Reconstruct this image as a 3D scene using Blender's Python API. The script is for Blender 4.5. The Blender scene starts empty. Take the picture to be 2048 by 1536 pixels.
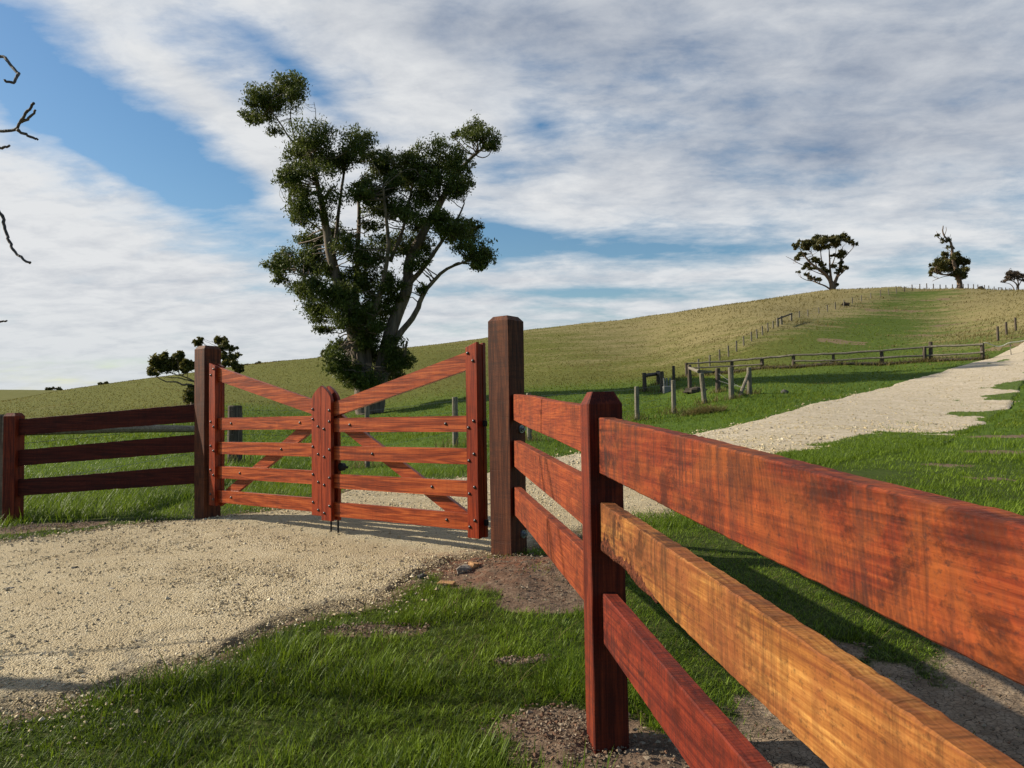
import bpy, math, random
import numpy as np
from mathutils import Vector, Matrix
random.seed(5)
rng = np.random.default_rng(11)
PI = math.pi
SC = bpy.context.scene
COL = SC.collection

# ------------------------------------------------------------------ camera model
F, PITCH, ROLL = 1500.0, math.radians(2.5), math.radians(0.9)
cr, sr, cp, sp = math.cos(ROLL), math.sin(ROLL), math.cos(PITCH), math.sin(PITCH)

def at(u, v, Y):
    """world point on the sight line of photo pixel (u, v) at forward distance Y (metres)"""
    xc, yc = (u-1024)/F, (768-v)/F
    xr, yr = xc*cr + yc*sr, -xc*sr + yc*cr
    d = np.array([xr, cp - yr*sp, sp + yr*cp])
    return d*(Y/d[1])

# ------------------------------------------------------------------ value noise (numpy)
def _h(ix, iy, seed):
    n = (ix.astype(np.int64)*374761393 + iy.astype(np.int64)*668265263 + seed*1442695041) & 0xFFFFFFFF
    n = ((n ^ (n >> 13))*1274126177) & 0xFFFFFFFF
    n = n ^ (n >> 16)
    return (n & 0xFFFFFF)/float(0xFFFFFF)

def vnoise(x, y, s=1.0, seed=0):
    x = np.asarray(x, float)/s; y = np.asarray(y, float)/s
    ix, iy = np.floor(x), np.floor(y)
    fx, fy = x-ix, y-iy
    fx, fy = fx*fx*(3-2*fx), fy*fy*(3-2*fy)
    a, b, c, d = _h(ix, iy, seed), _h(ix+1, iy, seed), _h(ix, iy+1, seed), _h(ix+1, iy+1, seed)
    return (a*(1-fx)+b*fx)*(1-fy) + (c*(1-fx)+d*fx)*fy

def fbm(x, y, s=1.0, seed=0, o=4):
    t, a, n = 0, 1.0, 0
    for k in range(o):
        t = t + a*vnoise(x, y, s/2**k, seed+k*17); n += a; a *= .5
    return t/n

def sstep(a, b, x):
    t = np.clip((x-a)/(b-a), 0, 1)
    return t*t*(3-2*t)

# ------------------------------------------------------------------ measured posts (photo pixels + distance)
def zr(x, y, ox, oy, s): return ox + x/s, oy + y/s
YARD = [(88, 895, 1068, 26), (274, 862, 1032, 27), (432, 826, 982, 30), (567, 798, 958, 29.5), (657, 798, 934, 31),
        (497, 802, 923, 34), (354, 785, 917, 37), (272, 790, 862, 41)]
YARD = [(*zr(x, a, 1240, 420, 2.535), 420+b/2.535, Y) for x, a, b, Y in YARD]      # (px, ytop, ybase, Y)
HILLP = [(399,755,822,48),(455,735,792,50),(505,707,762,52),(551,687,747,54),(591,663,722,56),(628,640,690,58),(667,618,668,60),
 (695,605,655,62),(723,588,635,64),(750,573,620,66),(777,563,605,68),(800,547,592,70),(819,537,580,72),(868,522,562,76),
 (910,512,548,80),(952,505,543,84),(1008,493,528,88),(1052,481,517,91),(1092,468,502,94),(1135,455,490,97),(1178,443,475,100),
 (1224,432,465,103),(1272,420,452,106),(1321,406,440,109),(1363,397,430,112),(1402,393,424,115),(1442,387,416,118),(1482,378,407,121),
 (1520,375,403,124),(1556,372,401,127),(1590,374,401,130),(1623,378,402,133),(1653,380,402,136),(1685,377,401,139),(1740,375,399,143),
 (1767,374,398,146),(1793,376,400,149),(1815,378,400,152),(1848,380,402,156),(1872,383,404,159),(1897,388,407,163),(1920,392,408,166),
 (1938,393,409,168),(1958,393,410,172),(1977,396,412,175)]
HILLP = [(*zr(x, a, 1240, 420, 2.535), 420+b/2.535, Y*(1.16-.12*(Y-48)/127)) for x, a, b, Y in HILLP]
RAILP = [(340,775,850,62),(570,765,828,61),(722,748,805,60),(881,733,802,59),(1084,733,782,58),(1330,710,786,57),(1545,693,770,56),(1576,668,770,56),(1840,674,762,54)]
RAILP = [(*zr(x, a, 1240, 420, 2.535), 420+b/2.535, Y*.83) for x, a, b, Y in RAILP]
BANKP = [(1917,590,662,55),(1960,568,635,59),(2007,545,614,63)]
BANKP = [(*zr(x, a, 1240, 420, 2.535), 420+b/2.535, Y) for x, a, b, Y in BANKP]
PADP = [(470,811,926,16.6,.16),(735,812,936,17.2,.06),(911,794,893,18.4,.075),(1059,786,881,19.8,.07)]
HFRAME = [(125,825,918,40),(194,815,882,43),(214,818,926,39)]
HFRAME = [(*zr(x, a, 1240, 420, 2.535), 420+b/2.535, Y) for x, a, b, Y in HFRAME]

# ------------------------------------------------------------------ terrain
cpts = []
def cw(x, y, z): cpts.append((x, y, z))
def cpx(u, v, Y): cpts.append(tuple(at(u, v, Y)))
for p in [(0.3,.3,-1.28),(.335,2.72,-1.166),(-.04,5.5,-1.025),(-3.1,7.85,-.995),(-5.3,8.05,-1.04),(-2.2,3.4,-1.17),(-1.5,5.,-1.07),
          (-3,1,-1.27),(3,1,-1.2),(-10,3,-1.45),(-9,8,-1.25),(0,-10,-1.7),(-30,-10,-2.5),(30,-10,-.9),(2.2,2.7,-1.13),(1.5,5,-1.02),
          (0,-60,-4),(-60,-20,-5),(60,-20,2),(-120,20,-3),(0,-400,-8),(400,-200,10),(-400,-200,-10)]: cw(*p)
for q in YARD+HILLP[:32]+RAILP+BANKP+HFRAME: cpx(q[0], q[2], q[3])
for q in PADP: cpx(q[0], q[2], q[3])
for p in [(690,985,10),(943,955,12.5),(1060,925,15),(1160,905,17),(1440,860,20),(1640,805,27),(1800,765,35),(1960,723,43),
          (1390,1020,7.5),(1650,905,14),(1740,885,16),(1830,860,20),(1960,820,25.5),(2048,752,34),(2048,1000,8.5),(2048,870,18),
          (735,826,45),(1120,790,41),(1270,780,41),(1630,756,40),(1750,748,41),(2230,640,55),(2300,790,28),(2300,980,10),
          (500,790,60),(200,812,60),(20,835,50),(1200,750,62),(1000,745,72),(850,770,60),(1000,800,40),(400,830,32),(100,862,28),(-200,880,28),
          (1900,650,88),(1300,690,90),
          (-250,815,110),(0,803,105),(130,779,100),(300,757,105),(500,728,112),(640,715,116),(735,704,120),(890,686,125),(1050,660,130),
          (1180,645,135),(1300,632,140),(1400,619,145),(1500,606,150),(1580,593,153),(1650,582,155),(1720,578,150),(1800,576,132),(1920,577,136),(2048,583,140),(2300,575,140)]: cpx(*p)
for u, v, Y in [(500,728,112),(735,704,120),(1050,660,130),(1300,632,140),(1500,606,150),(1650,582,155),(1800,576,140),(2048,583,145),(2300,575,150)]:
    p = at(u, v, Y); cw(p[0]*1.35, p[1]*1.35, p[2]*1.06); cw(p[0]*3, p[1]*3, p[2]*.8); cw(p[0]*9, p[1]*9, p[2]*.5)
cpx(-400, 840, 220); cpx(0, 838, 220); cpx(130, 830, 240); cpx(250, 812, 230)
cpx(0, 800, 500); cpx(120, 799, 500); cpx(250, 798, 500); cpx(-400, 803, 500)
cpx(0, 780, 850); cpx(120, 780, 850); cpx(260, 781, 850); cpx(-400, 781, 850); cpx(500, 790, 850)
cpts = np.array(cpts)

def warp(x, y):
    r = np.hypot(x, y) + 1e-9
    g = np.log1p(r/2.0)
    return x/r*g, y/r*g, r
_cx, _cy, _crr = warp(cpts[:, 0], cpts[:, 1])
_cv = cpts[:, 2]/(_crr+4)
def _phi(d2): return np.where(d2 > 1e-12, d2*np.log(d2+1e-12), 0)
_n = len(_cx)
_K = _phi((_cx[:, None]-_cx[None])**2+(_cy[:, None]-_cy[None])**2) + np.eye(_n)*2e-3
_Pm = np.stack([np.ones(_n), _cx, _cy], 1)
_A = np.block([[_K, _Pm], [_Pm.T, np.zeros((3, 3))]])
_w = np.linalg.solve(_A, np.concatenate([_cv, np.zeros(3)]))

def H0(x, y):
    x = np.atleast_1d(np.asarray(x, float)); y = np.atleast_1d(np.asarray(y, float))
    out = np.empty(x.shape)
    for s in range(0, len(x), 40000):
        a, b, r = warp(x[s:s+40000], y[s:s+40000])
        k = _phi((a[:, None]-_cx[None])**2+(b[:, None]-_cy[None])**2)
        out[s:s+40000] = (k@_w[:_n] + _w[_n] + _w[_n+1]*a + _w[_n+2]*b)*(r+4)
    return out

# ------------------------------------------------------------------ driveway outline
def hit0(u, v, y0=5, y1=90):
    ys = np.geomspace(y0, y1, 1500); d = at(u, v, 1.0); k_ = np.nonzero(d[2]*ys < H0(d[0]*ys, ys))[0]
    return float(ys[k_[0]])
UP = [(-30,13),(-14,9.2),(-8,7.4),(-6,7.05),(-4.77,7.0),(-4.37,7.1),(-3.8,7.36),(-3.3,7.75),(-2.7,8.1),(-2.2,8.6),(-2.22,9.4)]
UP += [tuple(at(p[0], p[1], hit0(p[0], p[1]))[:2]) for p in [(690,985,10.2),(760,972,11.2),(850,962,12),(943,955,12.6),(1060,925,15),(1160,905,17),(1300,884,18.6),(1440,860,20.5),(1540,832,23.5),(1640,805,27),(1720,786,31),(1800,765,35),(1880,744,39),(1960,723,43)]]
UP += [(34,50),(45,60),(65,76)]
LO = [(-30,-2),(-14,.6),(-8,1.9),(-5,2.5),(-3,2.85),(-2.08,3.05),(-1.84,3.15),(-1.76,3.4),(-1.48,3.55),(-1.42,3.85),(-1.14,4.25),(-.8,4.42),(-.75,4.75),(-.62,5.1),(-.3,5.45),(.2,5.8)]
LO += [tuple(at(p[0], p[1], hit0(p[0], p[1]))[:2]) for p in [(1160,1070,6.45),(1290,1040,7.05),(1390,1020,7.6),(1500,965,10),(1570,935,11.8),(1700,922,13.6),(1800,904,15.6),(1890,880,18.6),(1945,862,22),(1990,835,25.3),(2028,800,29),(2055,756,33)]]
LO += [(32,44),(46,55),(68,70)]
def resample(pts, n):
    p = np.array(pts, float)
    d = np.concatenate([[0], np.cumsum(np.hypot(*np.diff(p, axis=0).T))])
    # denser near the camera
    r = np.hypot(p[:, 0], p[:, 1]); w = np.concatenate([[0], np.cumsum(np.diff(d)/(.5*(r[1:]+r[:-1])))])
    t = np.linspace(0, w[-1], n)
    return np.stack([np.interp(t, w, p[:, 0]), np.interp(t, w, p[:, 1])], 1)
def smooth(p, it=2):
    p = np.array(p, float)
    for _ in range(it):
        q = [p[0]]
        for a, b in zip(p[:-1], p[1:]): q += [a*.75+b*.25, a*.25+b*.75]
        q.append(p[-1]); p = np.array(q)
    return p
UPs, LOs = smooth(UP), smooth(LO)
POLY = np.concatenate([UPs, LOs[::-1]])
def road_sd(x, y):
    """signed distance to the driveway outline, negative inside"""
    x = np.atleast_1d(np.asarray(x, float)); y = np.atleast_1d(np.asarray(y, float)); res = np.empty(x.shape)
    A = POLY; B = np.roll(POLY, -1, 0); D = B-A; L2 = (D**2).sum(1)+1e-12
    for s in range(0, len(x), 20000):
        px, py = x[s:s+20000, None], y[s:s+20000, None]
        t = np.clip(((px-A[:, 0])*D[:, 0]+(py-A[:, 1])*D[:, 1])/L2, 0, 1)
        d = np.sqrt(((px-A[:, 0]-t*D[:, 0])**2+(py-A[:, 1]-t*D[:, 1])**2).min(1))
        c = ((A[:, 1] > py) != (B[:, 1] > py)) & (px < D[:, 0]*(py-A[:, 1])/(np.where(D[:, 1] == 0, 1e-9, D[:, 1]))+A[:, 0])
        res[s:s+20000] = np.where(c.sum(1) % 2 == 1, -d, d)
    return res
def ragged(x, y):
    r = np.hypot(x, y)
    a = np.clip(.06+.035*r, .1, 1.6)
    return (fbm(x, y, .5, 3, 4)-.5)*np.clip(a*1.3, 0, .5) + (fbm(x, y, 2.4, 9, 3)-.5)*a*1.1

def pl_dist(x, y, P):
    A, D = P[:-1], np.diff(P, axis=0); L2 = (D**2).sum(1)+1e-12; res = np.empty(len(x))
    for s in range(0, len(x), 20000):
        px, py = x[s:s+20000, None], y[s:s+20000, None]; t = np.clip(((px-A[:, 0])*D[:, 0]+(py-A[:, 1])*D[:, 1])/L2, 0, 1)
        res[s:s+20000] = np.sqrt(((px-A[:, 0]-t*D[:, 0])**2+(py-A[:, 1]-t*D[:, 1])**2).min(1))
    return res
def creep(x, y):
    """how far the grass creeps onto the right hand side of the driveway (metres)"""
    near = (pl_dist(x, y, LOs) < 3.2) & (x > 1.5) & (y > 6.8) & (pl_dist(x, y, UPs) > 1.2)
    return np.where(near, np.clip((fbm(x*.3, y*.62, 1.6, 141, 5)-.49)*10, -1.5, 1.7)*np.clip((x-1.5)/4, 0, 1), 0)
# dirt patches (x, y, radius, stretch y)
DIRT = [(.12,2.84,.28,.2),(-.75,4.0,.34,.1),(.05,3.5,.18,.07),(.05,5.05,.75,.55),(.25,4.55,.45,.4),(-.35,5.25,.45,.3),(.18,2.66,.3,.3),(.5,2.55,.4,.3),(1.45,2.5,1.3,.74),(2.5,2.95,1.1,.75),(1.2,1.6,.9,.5),(1.25,3.5,.4,.16),(2.6,1.8,1,.6),
        (-5.0,7.55,.7,.3),(-4.6,7.6,.5,.2),(-3.1,7.7,.3,.3)]
for u_, v_, ra_, ka_ in [(2000,905,.9,.35),(1900,930,.6,.2),(2035,872,1.2,.4),(1985,957,.5,.15)]:
    _p = at(u_, v_, hit0(u_, v_)); DIRT.append((_p[0], _p[1], ra_, ka_))
def dirt_m(x, y):
    m = np.zeros(np.shape(x))
    n = (fbm(x, y, .35, 21, 4)-.5)*.9
    for a, b, r, k in DIRT:
        d = np.hypot((x-a)/r, (y-b)/(k if k > .0 else r)) + n*1.2
        m = np.maximum(m, 1-sstep(.55, 1.1, d))
    return m

def H(x, y):
    x = np.atleast_1d(np.asarray(x, float)); y = np.atleast_1d(np.asarray(y, float))
    r = np.hypot(x, y)
    z = H0(x, y)
    z += (fbm(x, y, 1.3, 31, 3)-.5)*.05*sstep(1, 4, r)*(1-sstep(20, 60, r)*.5)
    z += (fbm(x, y, 9, 37, 3)-.5)*.35*sstep(25, 70, r)
    z += dirt_m(x, y)*(fbm(x, y, .16, 41, 3)-.5)*.05
    d = np.hypot(x-.1, (y-5.15)*1.2); z += .05*np.exp(-(d/.45)**2)
    return z
def H1(x, y): return float(H([x], [y])[0])

# ------------------------------------------------------------------ mesh helpers
def mesh_np(name, V, faces, mat, parent=None, attrs=None, smooth_=False, loc=None, rotz=0):
    """V (n,3), faces (m,k) array or list of arrays of different k"""
    me = bpy.data.meshes.new(name)
    if not isinstance(faces, list): faces = [faces]
    V = np.asarray(V, np.float32)
    me.vertices.add(len(V)); me.vertices.foreach_set('co', V.ravel())
    nl = sum(f.size for f in faces); nf = sum(len(f) for f in faces)
    me.loops.add(nl); me.polygons.add(nf)
    me.loops.foreach_set('vertex_index', np.concatenate([f.ravel() for f in faces]).astype(np.int32))
    tot = np.concatenate([np.full(len(f), f.shape[1]) for f in faces]).astype(np.int32)
    st = np.concatenate([[0], np.cumsum(tot)[:-1]]).astype(np.int32)
    me.polygons.foreach_set('loop_start', st); me.polygons.foreach_set('loop_total', tot)
    me.polygons.foreach_set('use_smooth', np.full(nf, bool(smooth_)))
    me.update(calc_edges=True); me.validate()
    for k, a in (attrs or {}).items():
        if a.ndim == 1:
            at_ = me.attributes.new(k, 'FLOAT', 'POINT'); at_.data.foreach_set('value', a.astype(np.float32))
        else:
            at_ = me.attributes.new(k, 'FLOAT_COLOR', 'POINT')
            at_.data.foreach_set('color', np.concatenate([a, np.ones((len(a), 1))], 1).astype(np.float32).ravel())
    if mat: me.materials.append(mat)
    o = bpy.data.objects.new(name, me); COL.objects.link(o)
    if loc is not None: o.location = loc
    o.rotation_euler = (0, 0, rotz)
    if parent: o.parent = parent
    return o

class MB:
    """collects pieces for ONE mesh"""
    def __init__(s): s.V = []; s.F = {}; s.n = 0
    def add(s, V, F):
        V = np.asarray(V, float)
        for f in F: s.F.setdefault(len(f), []).append([i+s.n for i in f])
        s.V.append(V); s.n += len(V)
    def tube(s, pts, radii, k=8, cap=True, jit=0):
        pts = [Vector(p) for p in pts]; V = []; n = len(pts)
        if len(radii) != n: radii = np.interp(np.linspace(0, 1, n), np.linspace(0, 1, len(radii)), radii)
        up = Vector((.3, .2, 1)).normalized(); prev = None
        for i, p in enumerate(pts):
            d = (pts[min(i+1, n-1)]-pts[max(i-1, 0)]).normalized()
            if prev is None: a = d.cross(Vector((1, .1, .05))).normalized() if abs(d.x) < .9 else d.cross(Vector((0, 1, 0))).normalized()
            else: a = (prev - d*prev.dot(d)).normalized()
            prev = a; b = d.cross(a)
            for j in range(k):
                t = 2*PI*j/k; q = radii[i]*(1+(random.random()-.5)*jit)
                V.append(p+(a*math.cos(t)+b*math.sin(t))*q)
        Fs = []
        for i in range(n-1):
            for j in range(k):
                Fs.append([i*k+j, i*k+(j+1) % k, (i+1)*k+(j+1) % k, (i+1)*k+j])
        if cap:
            Fs.append(list(range(k))[::-1]); Fs.append([(n-1)*k+j for j in range(k)])
        s.add([tuple(v) for v in V], Fs)
    def box(s, c, d, bev=.003, rot=None):
        x, y, z = [q/2 for q in d]; V = []; F = []
        b = min(bev, x*.45, y*.45, z*.45)
        # 24-vert chamfered box
        idx = {}
        for sx in (-1, 1):
            for sy in (-1, 1):
                for sz in (-1, 1):
                    for ax in range(3):
                        p = [sx*x, sy*y, sz*z]
                        for a in range(3):
                            if a != ax: p[a] -= [sx, sy, sz][a]*b
                        idx[sx, sy, sz, ax] = len(V); V.append(p)
        for ax in range(3):
            o1, o2 = (ax+1) % 3, (ax+2) % 3
            for sg in (-1, 1):
                q = []
                for a, c2 in ((-1, -1), (1, -1), (1, 1), (-1, 1)):
                    t = [0, 0, 0]; t[ax] = sg; t[o1] = a; t[o2] = c2; q.append(idx[t[0], t[1], t[2], ax])
                F.append(q if sg > 0 else q[::-1])
        for ax in range(3):      # edge chamfers along axis ax
            o1, o2 = (ax+1) % 3, (ax+2) % 3
            for a in (-1, 1):
                for c2 in (-1, 1):
                    q = []
                    for e, axx in ((-1, o1), (1, o1), (1, o2), (-1, o2)):
                        t = [0, 0, 0]; t[ax] = e; t[o1] = a; t[o2] = c2; q.append(idx[t[0], t[1], t[2], axx])
                    F.append(q if a*c2 < 0 else q[::-1])
        for sx in (-1, 1):
            for sy in (-1, 1):
                for sz in (-1, 1):
                    q = [idx[sx, sy, sz, 0], idx[sx, sy, sz, 1], idx[sx, sy, sz, 2]]
                    F.append(q if sx*sy*sz > 0 else q[::-1])
        V = np.array(V)
        if rot is not None: V = V@np.array(rot).T
        s.add(V+np.array(c), F)
    def prism(s, prof, y0, y1, bev=0.0):
        """profile of (x,z) points, counter-clockwise seen from -y, extruded from y0 (front) to y1"""
        n = len(prof); c = np.mean(prof, 0); V = []
        if bev:
            inn = [tuple(np.array(p)+(c-np.array(p))/max(np.linalg.norm(c-np.array(p)), 1e-6)*bev) for p in prof]
            rings = [(inn, y0), (prof, y0+bev), (prof, y1-bev), (inn, y1)]
        else: rings = [(prof, y0), (prof, y1)]
        for pr, yy in rings: V += [(p[0], yy, p[1]) for p in pr]
        Fs = [list(range(n))]
        for r in range(len(rings)-1):
            for j in range(n): Fs.append([r*n+j, (r+1)*n+j, (r+1)*n+(j+1) % n, r*n+(j+1) % n])
        Fs.append([(len(rings)-1)*n+j for j in range(n)][::-1])
        s.add(V, Fs)
    def build(s, name, mat, parent=None, loc=None, rotz=0, smooth_=False):
        return mesh_np(name, np.concatenate(s.V), [np.array(f) for f in s.F.values()], mat, parent, None, smooth_, loc, rotz)

def tag(o, label=None, cat=None, group=None, kind=None):
    if label: o['label'] = label
    if cat: o['category'] = cat
    if group: o['group'] = group
    if kind: o['kind'] = kind
    return o
def empty(name, loc, rotz=0):
    o = bpy.data.objects.new(name, None); COL.objects.link(o); o.location = [float(q) for q in loc]; o.rotation_euler = (0, 0, rotz)
    o.empty_display_size = .2
    return o

# ------------------------------------------------------------------ materials
class NT:
    def __init__(s, name):
        s.m = bpy.data.materials.new(name); s.m.use_nodes = True; s.t = s.m.node_tree; s.t.nodes.clear()
        s.out = s.t.nodes.new('ShaderNodeOutputMaterial')
    def n(s, typ, **kw):
        nd = s.t.nodes.new('ShaderNode'+typ)
        for k, v in kw.items():
            if k in nd.inputs.keys() or isinstance(k, int): pass
            setattr(nd, k, v)
        return nd
    def l(s, a, b): s.t.links.new(a, b)
    def val(s, sock, v):
        if hasattr(v, 'is_linked') or hasattr(v, 'links'): s.l(v, sock)
        else: sock.default_value = v
    def coord(s, which='Object'): return s.n('TexCoord').outputs[which]
    def mapping(s, vec, scale=(1, 1, 1), loc=(0, 0, 0), rot=(0, 0, 0)):
        m = s.n('Mapping'); s.l(vec, m.inputs['Vector']); m.inputs['Scale'].default_value = scale
        m.inputs['Location'].default_value = loc; m.inputs['Rotation'].default_value = rot
        return m.outputs['Vector']
    def noise(s, vec, scale=1, detail=4, rough=.55, dist=0):
        m = s.n('TexNoise'); s.l(vec, m.inputs['Vector']); m.inputs['Scale'].default_value = scale
        m.inputs['Detail'].default_value = detail; m.inputs['Roughness'].default_value = rough; m.inputs['Distortion'].default_value = dist
        return m.outputs['Fac']
    def ramp(s, fac, stops, interp='LINEAR'):
        r = s.n('ValToRGB'); s.l(fac, r.inputs['Fac']); e = r.color_ramp; e.interpolation = interp
        while len(e.elements) < len(stops): e.elements.new(.5)
        for el, (p, c) in zip(e.elements, stops):
            el.position = p; el.color = (*c, 1) if not isinstance(c, (int, float)) else (c, c, c, 1)
        return r.outputs['Color']
    def mix(s, fac, a, b, mode='MIX'):
        m = s.n('Mix', data_type='RGBA', blend_type=mode)
        s.val(m.inputs[0], fac)
        for sock, v in ((m.inputs[6], a), (m.inputs[7], b)):
            if isinstance(v, tuple): sock.default_value = (*v, 1)[:4]
            else: s.l(v, sock)
        return m.outputs[2]
    def math(s, op, a, b=0.5, clamp=False):
        m = s.n('Math', operation=op, use_clamp=clamp); s.val(m.inputs[0], a); s.val(m.inputs[1], b); return m.outputs[0]
    def attr(s, name, out='Fac'): 
        a = s.n('Attribute'); a.attribute_name = name; return a.outputs[out]
    def bump(s, h, strength=.5, dist=.01, prev=None):
        b = s.n('Bump'); s.l(h, b.inputs['Height']); b.inputs['Strength'].default_value = strength; b.inputs['Distance'].default_value = dist
        if prev: s.l(prev, b.inputs['Normal'])
        return b.outputs['Normal']
    def bsdf(s, col, rough=.7, normal=None, spec=.5, metal=0, coat=0):
        b = s.n('BsdfPrincipled'); s.val(b.inputs['Base Color'], (*col, 1) if isinstance(col, tuple) else col)
        s.val(b.inputs['Roughness'], rough); b.inputs['Specular IOR Level'].default_value = spec; b.inputs['Metallic'].default_value = metal
        b.inputs['Coat Weight'].default_value = coat; b.inputs['Coat Roughness'].default_value = .25
        if normal: s.l(normal, b.inputs['Normal'])
        return b.outputs['BSDF']
    def done(s, sh): s.l(sh, s.out.inputs['Surface']); return s.m

def wood(name, base, light, dark, seed=0, stain=.5, stain_col=(.03, .012, .01), saw=0.0, rough=.62, coat=0.0, grain=1.0, vertical=False, patch=None, fine=1.0, rw=.3, mottle=0.0):
    """wood with its grain along local x (local z when vertical)"""
    k = NT(name); c = k.coord('Object')
    ofs = (seed*3.7, seed*1.3, seed*5.1)
    if vertical: c = k.mapping(c, rot=(0, PI/2, 0))
    info = k.n('ObjectInfo').outputs['Random']
    sh = k.n('VectorMath', operation='ADD'); k.l(c, sh.inputs[0])
    cmb = k.n('CombineXYZ'); k.l(k.math('MULTIPLY', info, 37.0), cmb.inputs[0]); k.l(k.math('MULTIPLY', info, 11.0), cmb.inputs[2]); k.l(cmb.outputs[0], sh.inputs[1])
    c = sh.outputs[0]
    # growth rings: distorted bands
    g = k.mapping(c, (.55*grain, 5, 9*grain), ofs)
    big = k.noise(g, 1.3, 3, .5, .8)
    rings = k.math('SINE', k.math('MULTIPLY', big, 34.0*grain)); rings = k.math('MULTIPLY_ADD', rings, .5); rings.node.inputs[2].default_value = .5
    fib = k.noise(k.mapping(c, (4*fine, 160*fine, 160*fine), ofs), 1.0, 5, .7)
    fib2 = k.noise(k.mapping(c, (1.2, 30, 30), ofs), 1.0, 4, .6)
    def ctr(v, w):
        m = k.math('MULTIPLY_ADD', v, w); m.node.inputs[2].default_value = -.5*w; return m
    tone = k.math('ADD', k.math('ADD', ctr(rings, rw*.9), .5), k.math('ADD', ctr(fib, 1.5), ctr(fib2, .6)))
    col = k.ramp(tone, [(.25, dark), (.5, base), (.8, light)])
    if patch:   # broad patches of another tone
        pm = k.ramp(k.noise(k.mapping(c, (1.6, 4, 3.2), (ofs[0]+4, 2, 1)), 1.7, 5, .62, .6), [(.44, 0.0), (.62, 1.0)])
        col = k.mix(k.math('MULTIPLY', pm, .85), col, k.mix(tone, tuple(q*.6 for q in patch), patch))
    if mottle:  # blotches of dark resin and dirt
        mt = k.ramp(k.noise(k.mapping(c, (5.5, 9, 7), (ofs[0], 6, 2), (0, .3, 0)), 1.4, 9, .74, .3), [(.48, 0.0), (.58, 1.0)])
        ms = k.ramp(k.noise(k.mapping(c, (1.1, 2, 1.5), (ofs[0]+3, 1, 1)), 1.3, 3, .6), [(.38, .12), (.62, 1.0)])
        col = k.mix(k.math('MULTIPLY', k.math('MULTIPLY', mt, ms), mottle), col, tuple(q*.25 for q in dark))
    # stains running across the board
    st = k.noise(k.mapping(c, (22, 3, 2.0), (ofs[0]+1, 0, 7), (0, .22, 0)), 1.5, 8, .74, .5)
    st2 = k.noise(k.mapping(c, (2.2, 2, 2.6), ofs), 1.2, 4, .6)
    smask = k.math('MULTIPLY', k.ramp(st, [(.44, 0.0), (.60, 1.0)]), k.ramp(st2, [(.36, .15), (.6, 1.0)]))
    col = k.mix(k.math('MULTIPLY', smask, stain), col, stain_col)
    speck = k.ramp(k.noise(k.mapping(c, (60, 90, 90), ofs), 1.0, 4, .7), [(.54, 0.0), (.68, 1.0)])
    col = k.mix(k.math('MULTIPLY', k.math('MULTIPLY', speck, stain), .75), col, stain_col)
    h = k.math('ADD', k.math('MULTIPLY', fib, .6), k.math('MULTIPLY', fib2, .6))
    if saw:
        w = k.n('TexWave', wave_type='BANDS', bands_direction='X'); k.l(k.mapping(c, (1, 1, 1), ofs, (0, .25, 0)), w.inputs['Vector'])
        w.inputs['Scale'].default_value = 26; w.inputs['Distortion'].default_value = 2.5; w.inputs['Detail'].default_value = 2
        h = k.math('ADD', h, k.math('MULTIPLY', w.outputs['Fac'], saw*.35))
        wm = k.ramp(k.noise(k.mapping(c, (1.5, 3, 3), (ofs[0]+2, 8, 1)), 1.6, 4, .6), [(.42, 0.0), (.6, 1.0)])
        col = k.mix(k.math('MULTIPLY', k.math('MULTIPLY', k.ramp(w.outputs['Fac'], [(.45, 1.0), (.75, 0.0)]), wm), .28*saw), col, tuple(q*.4 for q in dark))
        crk = k.ramp(k.noise(k.mapping(c, (22, 6, 1.1), (ofs[0]+9, 3, 2), (0, -.12, 0)), 1.0, 3, .6), [(.61, 0.0), (.65, 1.0)])
        h = k.math('SUBTRACT', h, k.math('MULTIPLY', crk, saw*.9))
        col = k.mix(k.math('MULTIPLY', crk, .45*saw), col, stain_col)
    nrm = k.bump(h, .55, .004)
    rg = k.math('MULTIPLY_ADD', fib2, .25); rg.node.inputs[2].default_value = rough-.12
    return k.done(k.bsdf(col, rg, nrm, .16, 0, coat))

M = {}
M['rail_red'] = wood('red stained hardwood', (.18,.027,.008), (.30,.06,.015), (.08,.011,.005), 1, .85, (.028,.013,.011), .8, .72, patch=(.29,.075,.016), rw=.06, mottle=.72, fine=.5)
M['rail_low'] = wood('deep red hardwood', (.17,.022,.009), (.25,.04,.013), (.085,.010,.006), 2, .7, (.028,.01,.009), .6, .72, rw=.05, mottle=.95, fine=.5)
M['rail_raw'] = wood('raw ochre hardwood', (.31,.12,.027), (.50,.245,.065), (.17,.052,.014), 3, .75, (.05,.022,.009), .6, .75, patch=(.26,.075,.025), rw=.05, mottle=1.0, fine=.5)
M['rail_far'] = wood('orange red hardwood', (.23,.042,.011), (.34,.08,.02), (.125,.02,.008), 4, .6, (.045,.016,.011), .5, .72, rw=.08, mottle=.55)
M['rail_shaded'] = wood('shaded red hardwood', (.062,.011,.008), (.095,.02,.011), (.03,.006,.005), 5, .4, (.02,.007,.006), .3, .7)  # red rail timber, darkened: the left fence's shade is put into the colour
M['gate'] = wood('oiled red gum', (.275,.045,.010), (.44,.10,.022), (.12,.016,.005), 6, .25, (.06,.014,.008), 0, .42, .2)
M['gate_v'] = wood('oiled red gum upright', (.22,.026,.007), (.31,.045,.011), (.10,.010,.004), 7, .2, (.05,.012,.008), 0, .42, .2, vertical=True)
M['post_big'] = wood('brown hardwood post', (.092,.027,.012), (.15,.05,.021), (.04,.012,.007), 8, .5, (.02,.011,.009), .2, .65, vertical=True)
M['post_red'] = wood('red hardwood post', (.12,.017,.007), (.20,.034,.011), (.055,.008,.005), 9, .4, (.025,.009,.008), .2, .65, vertical=True)
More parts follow.
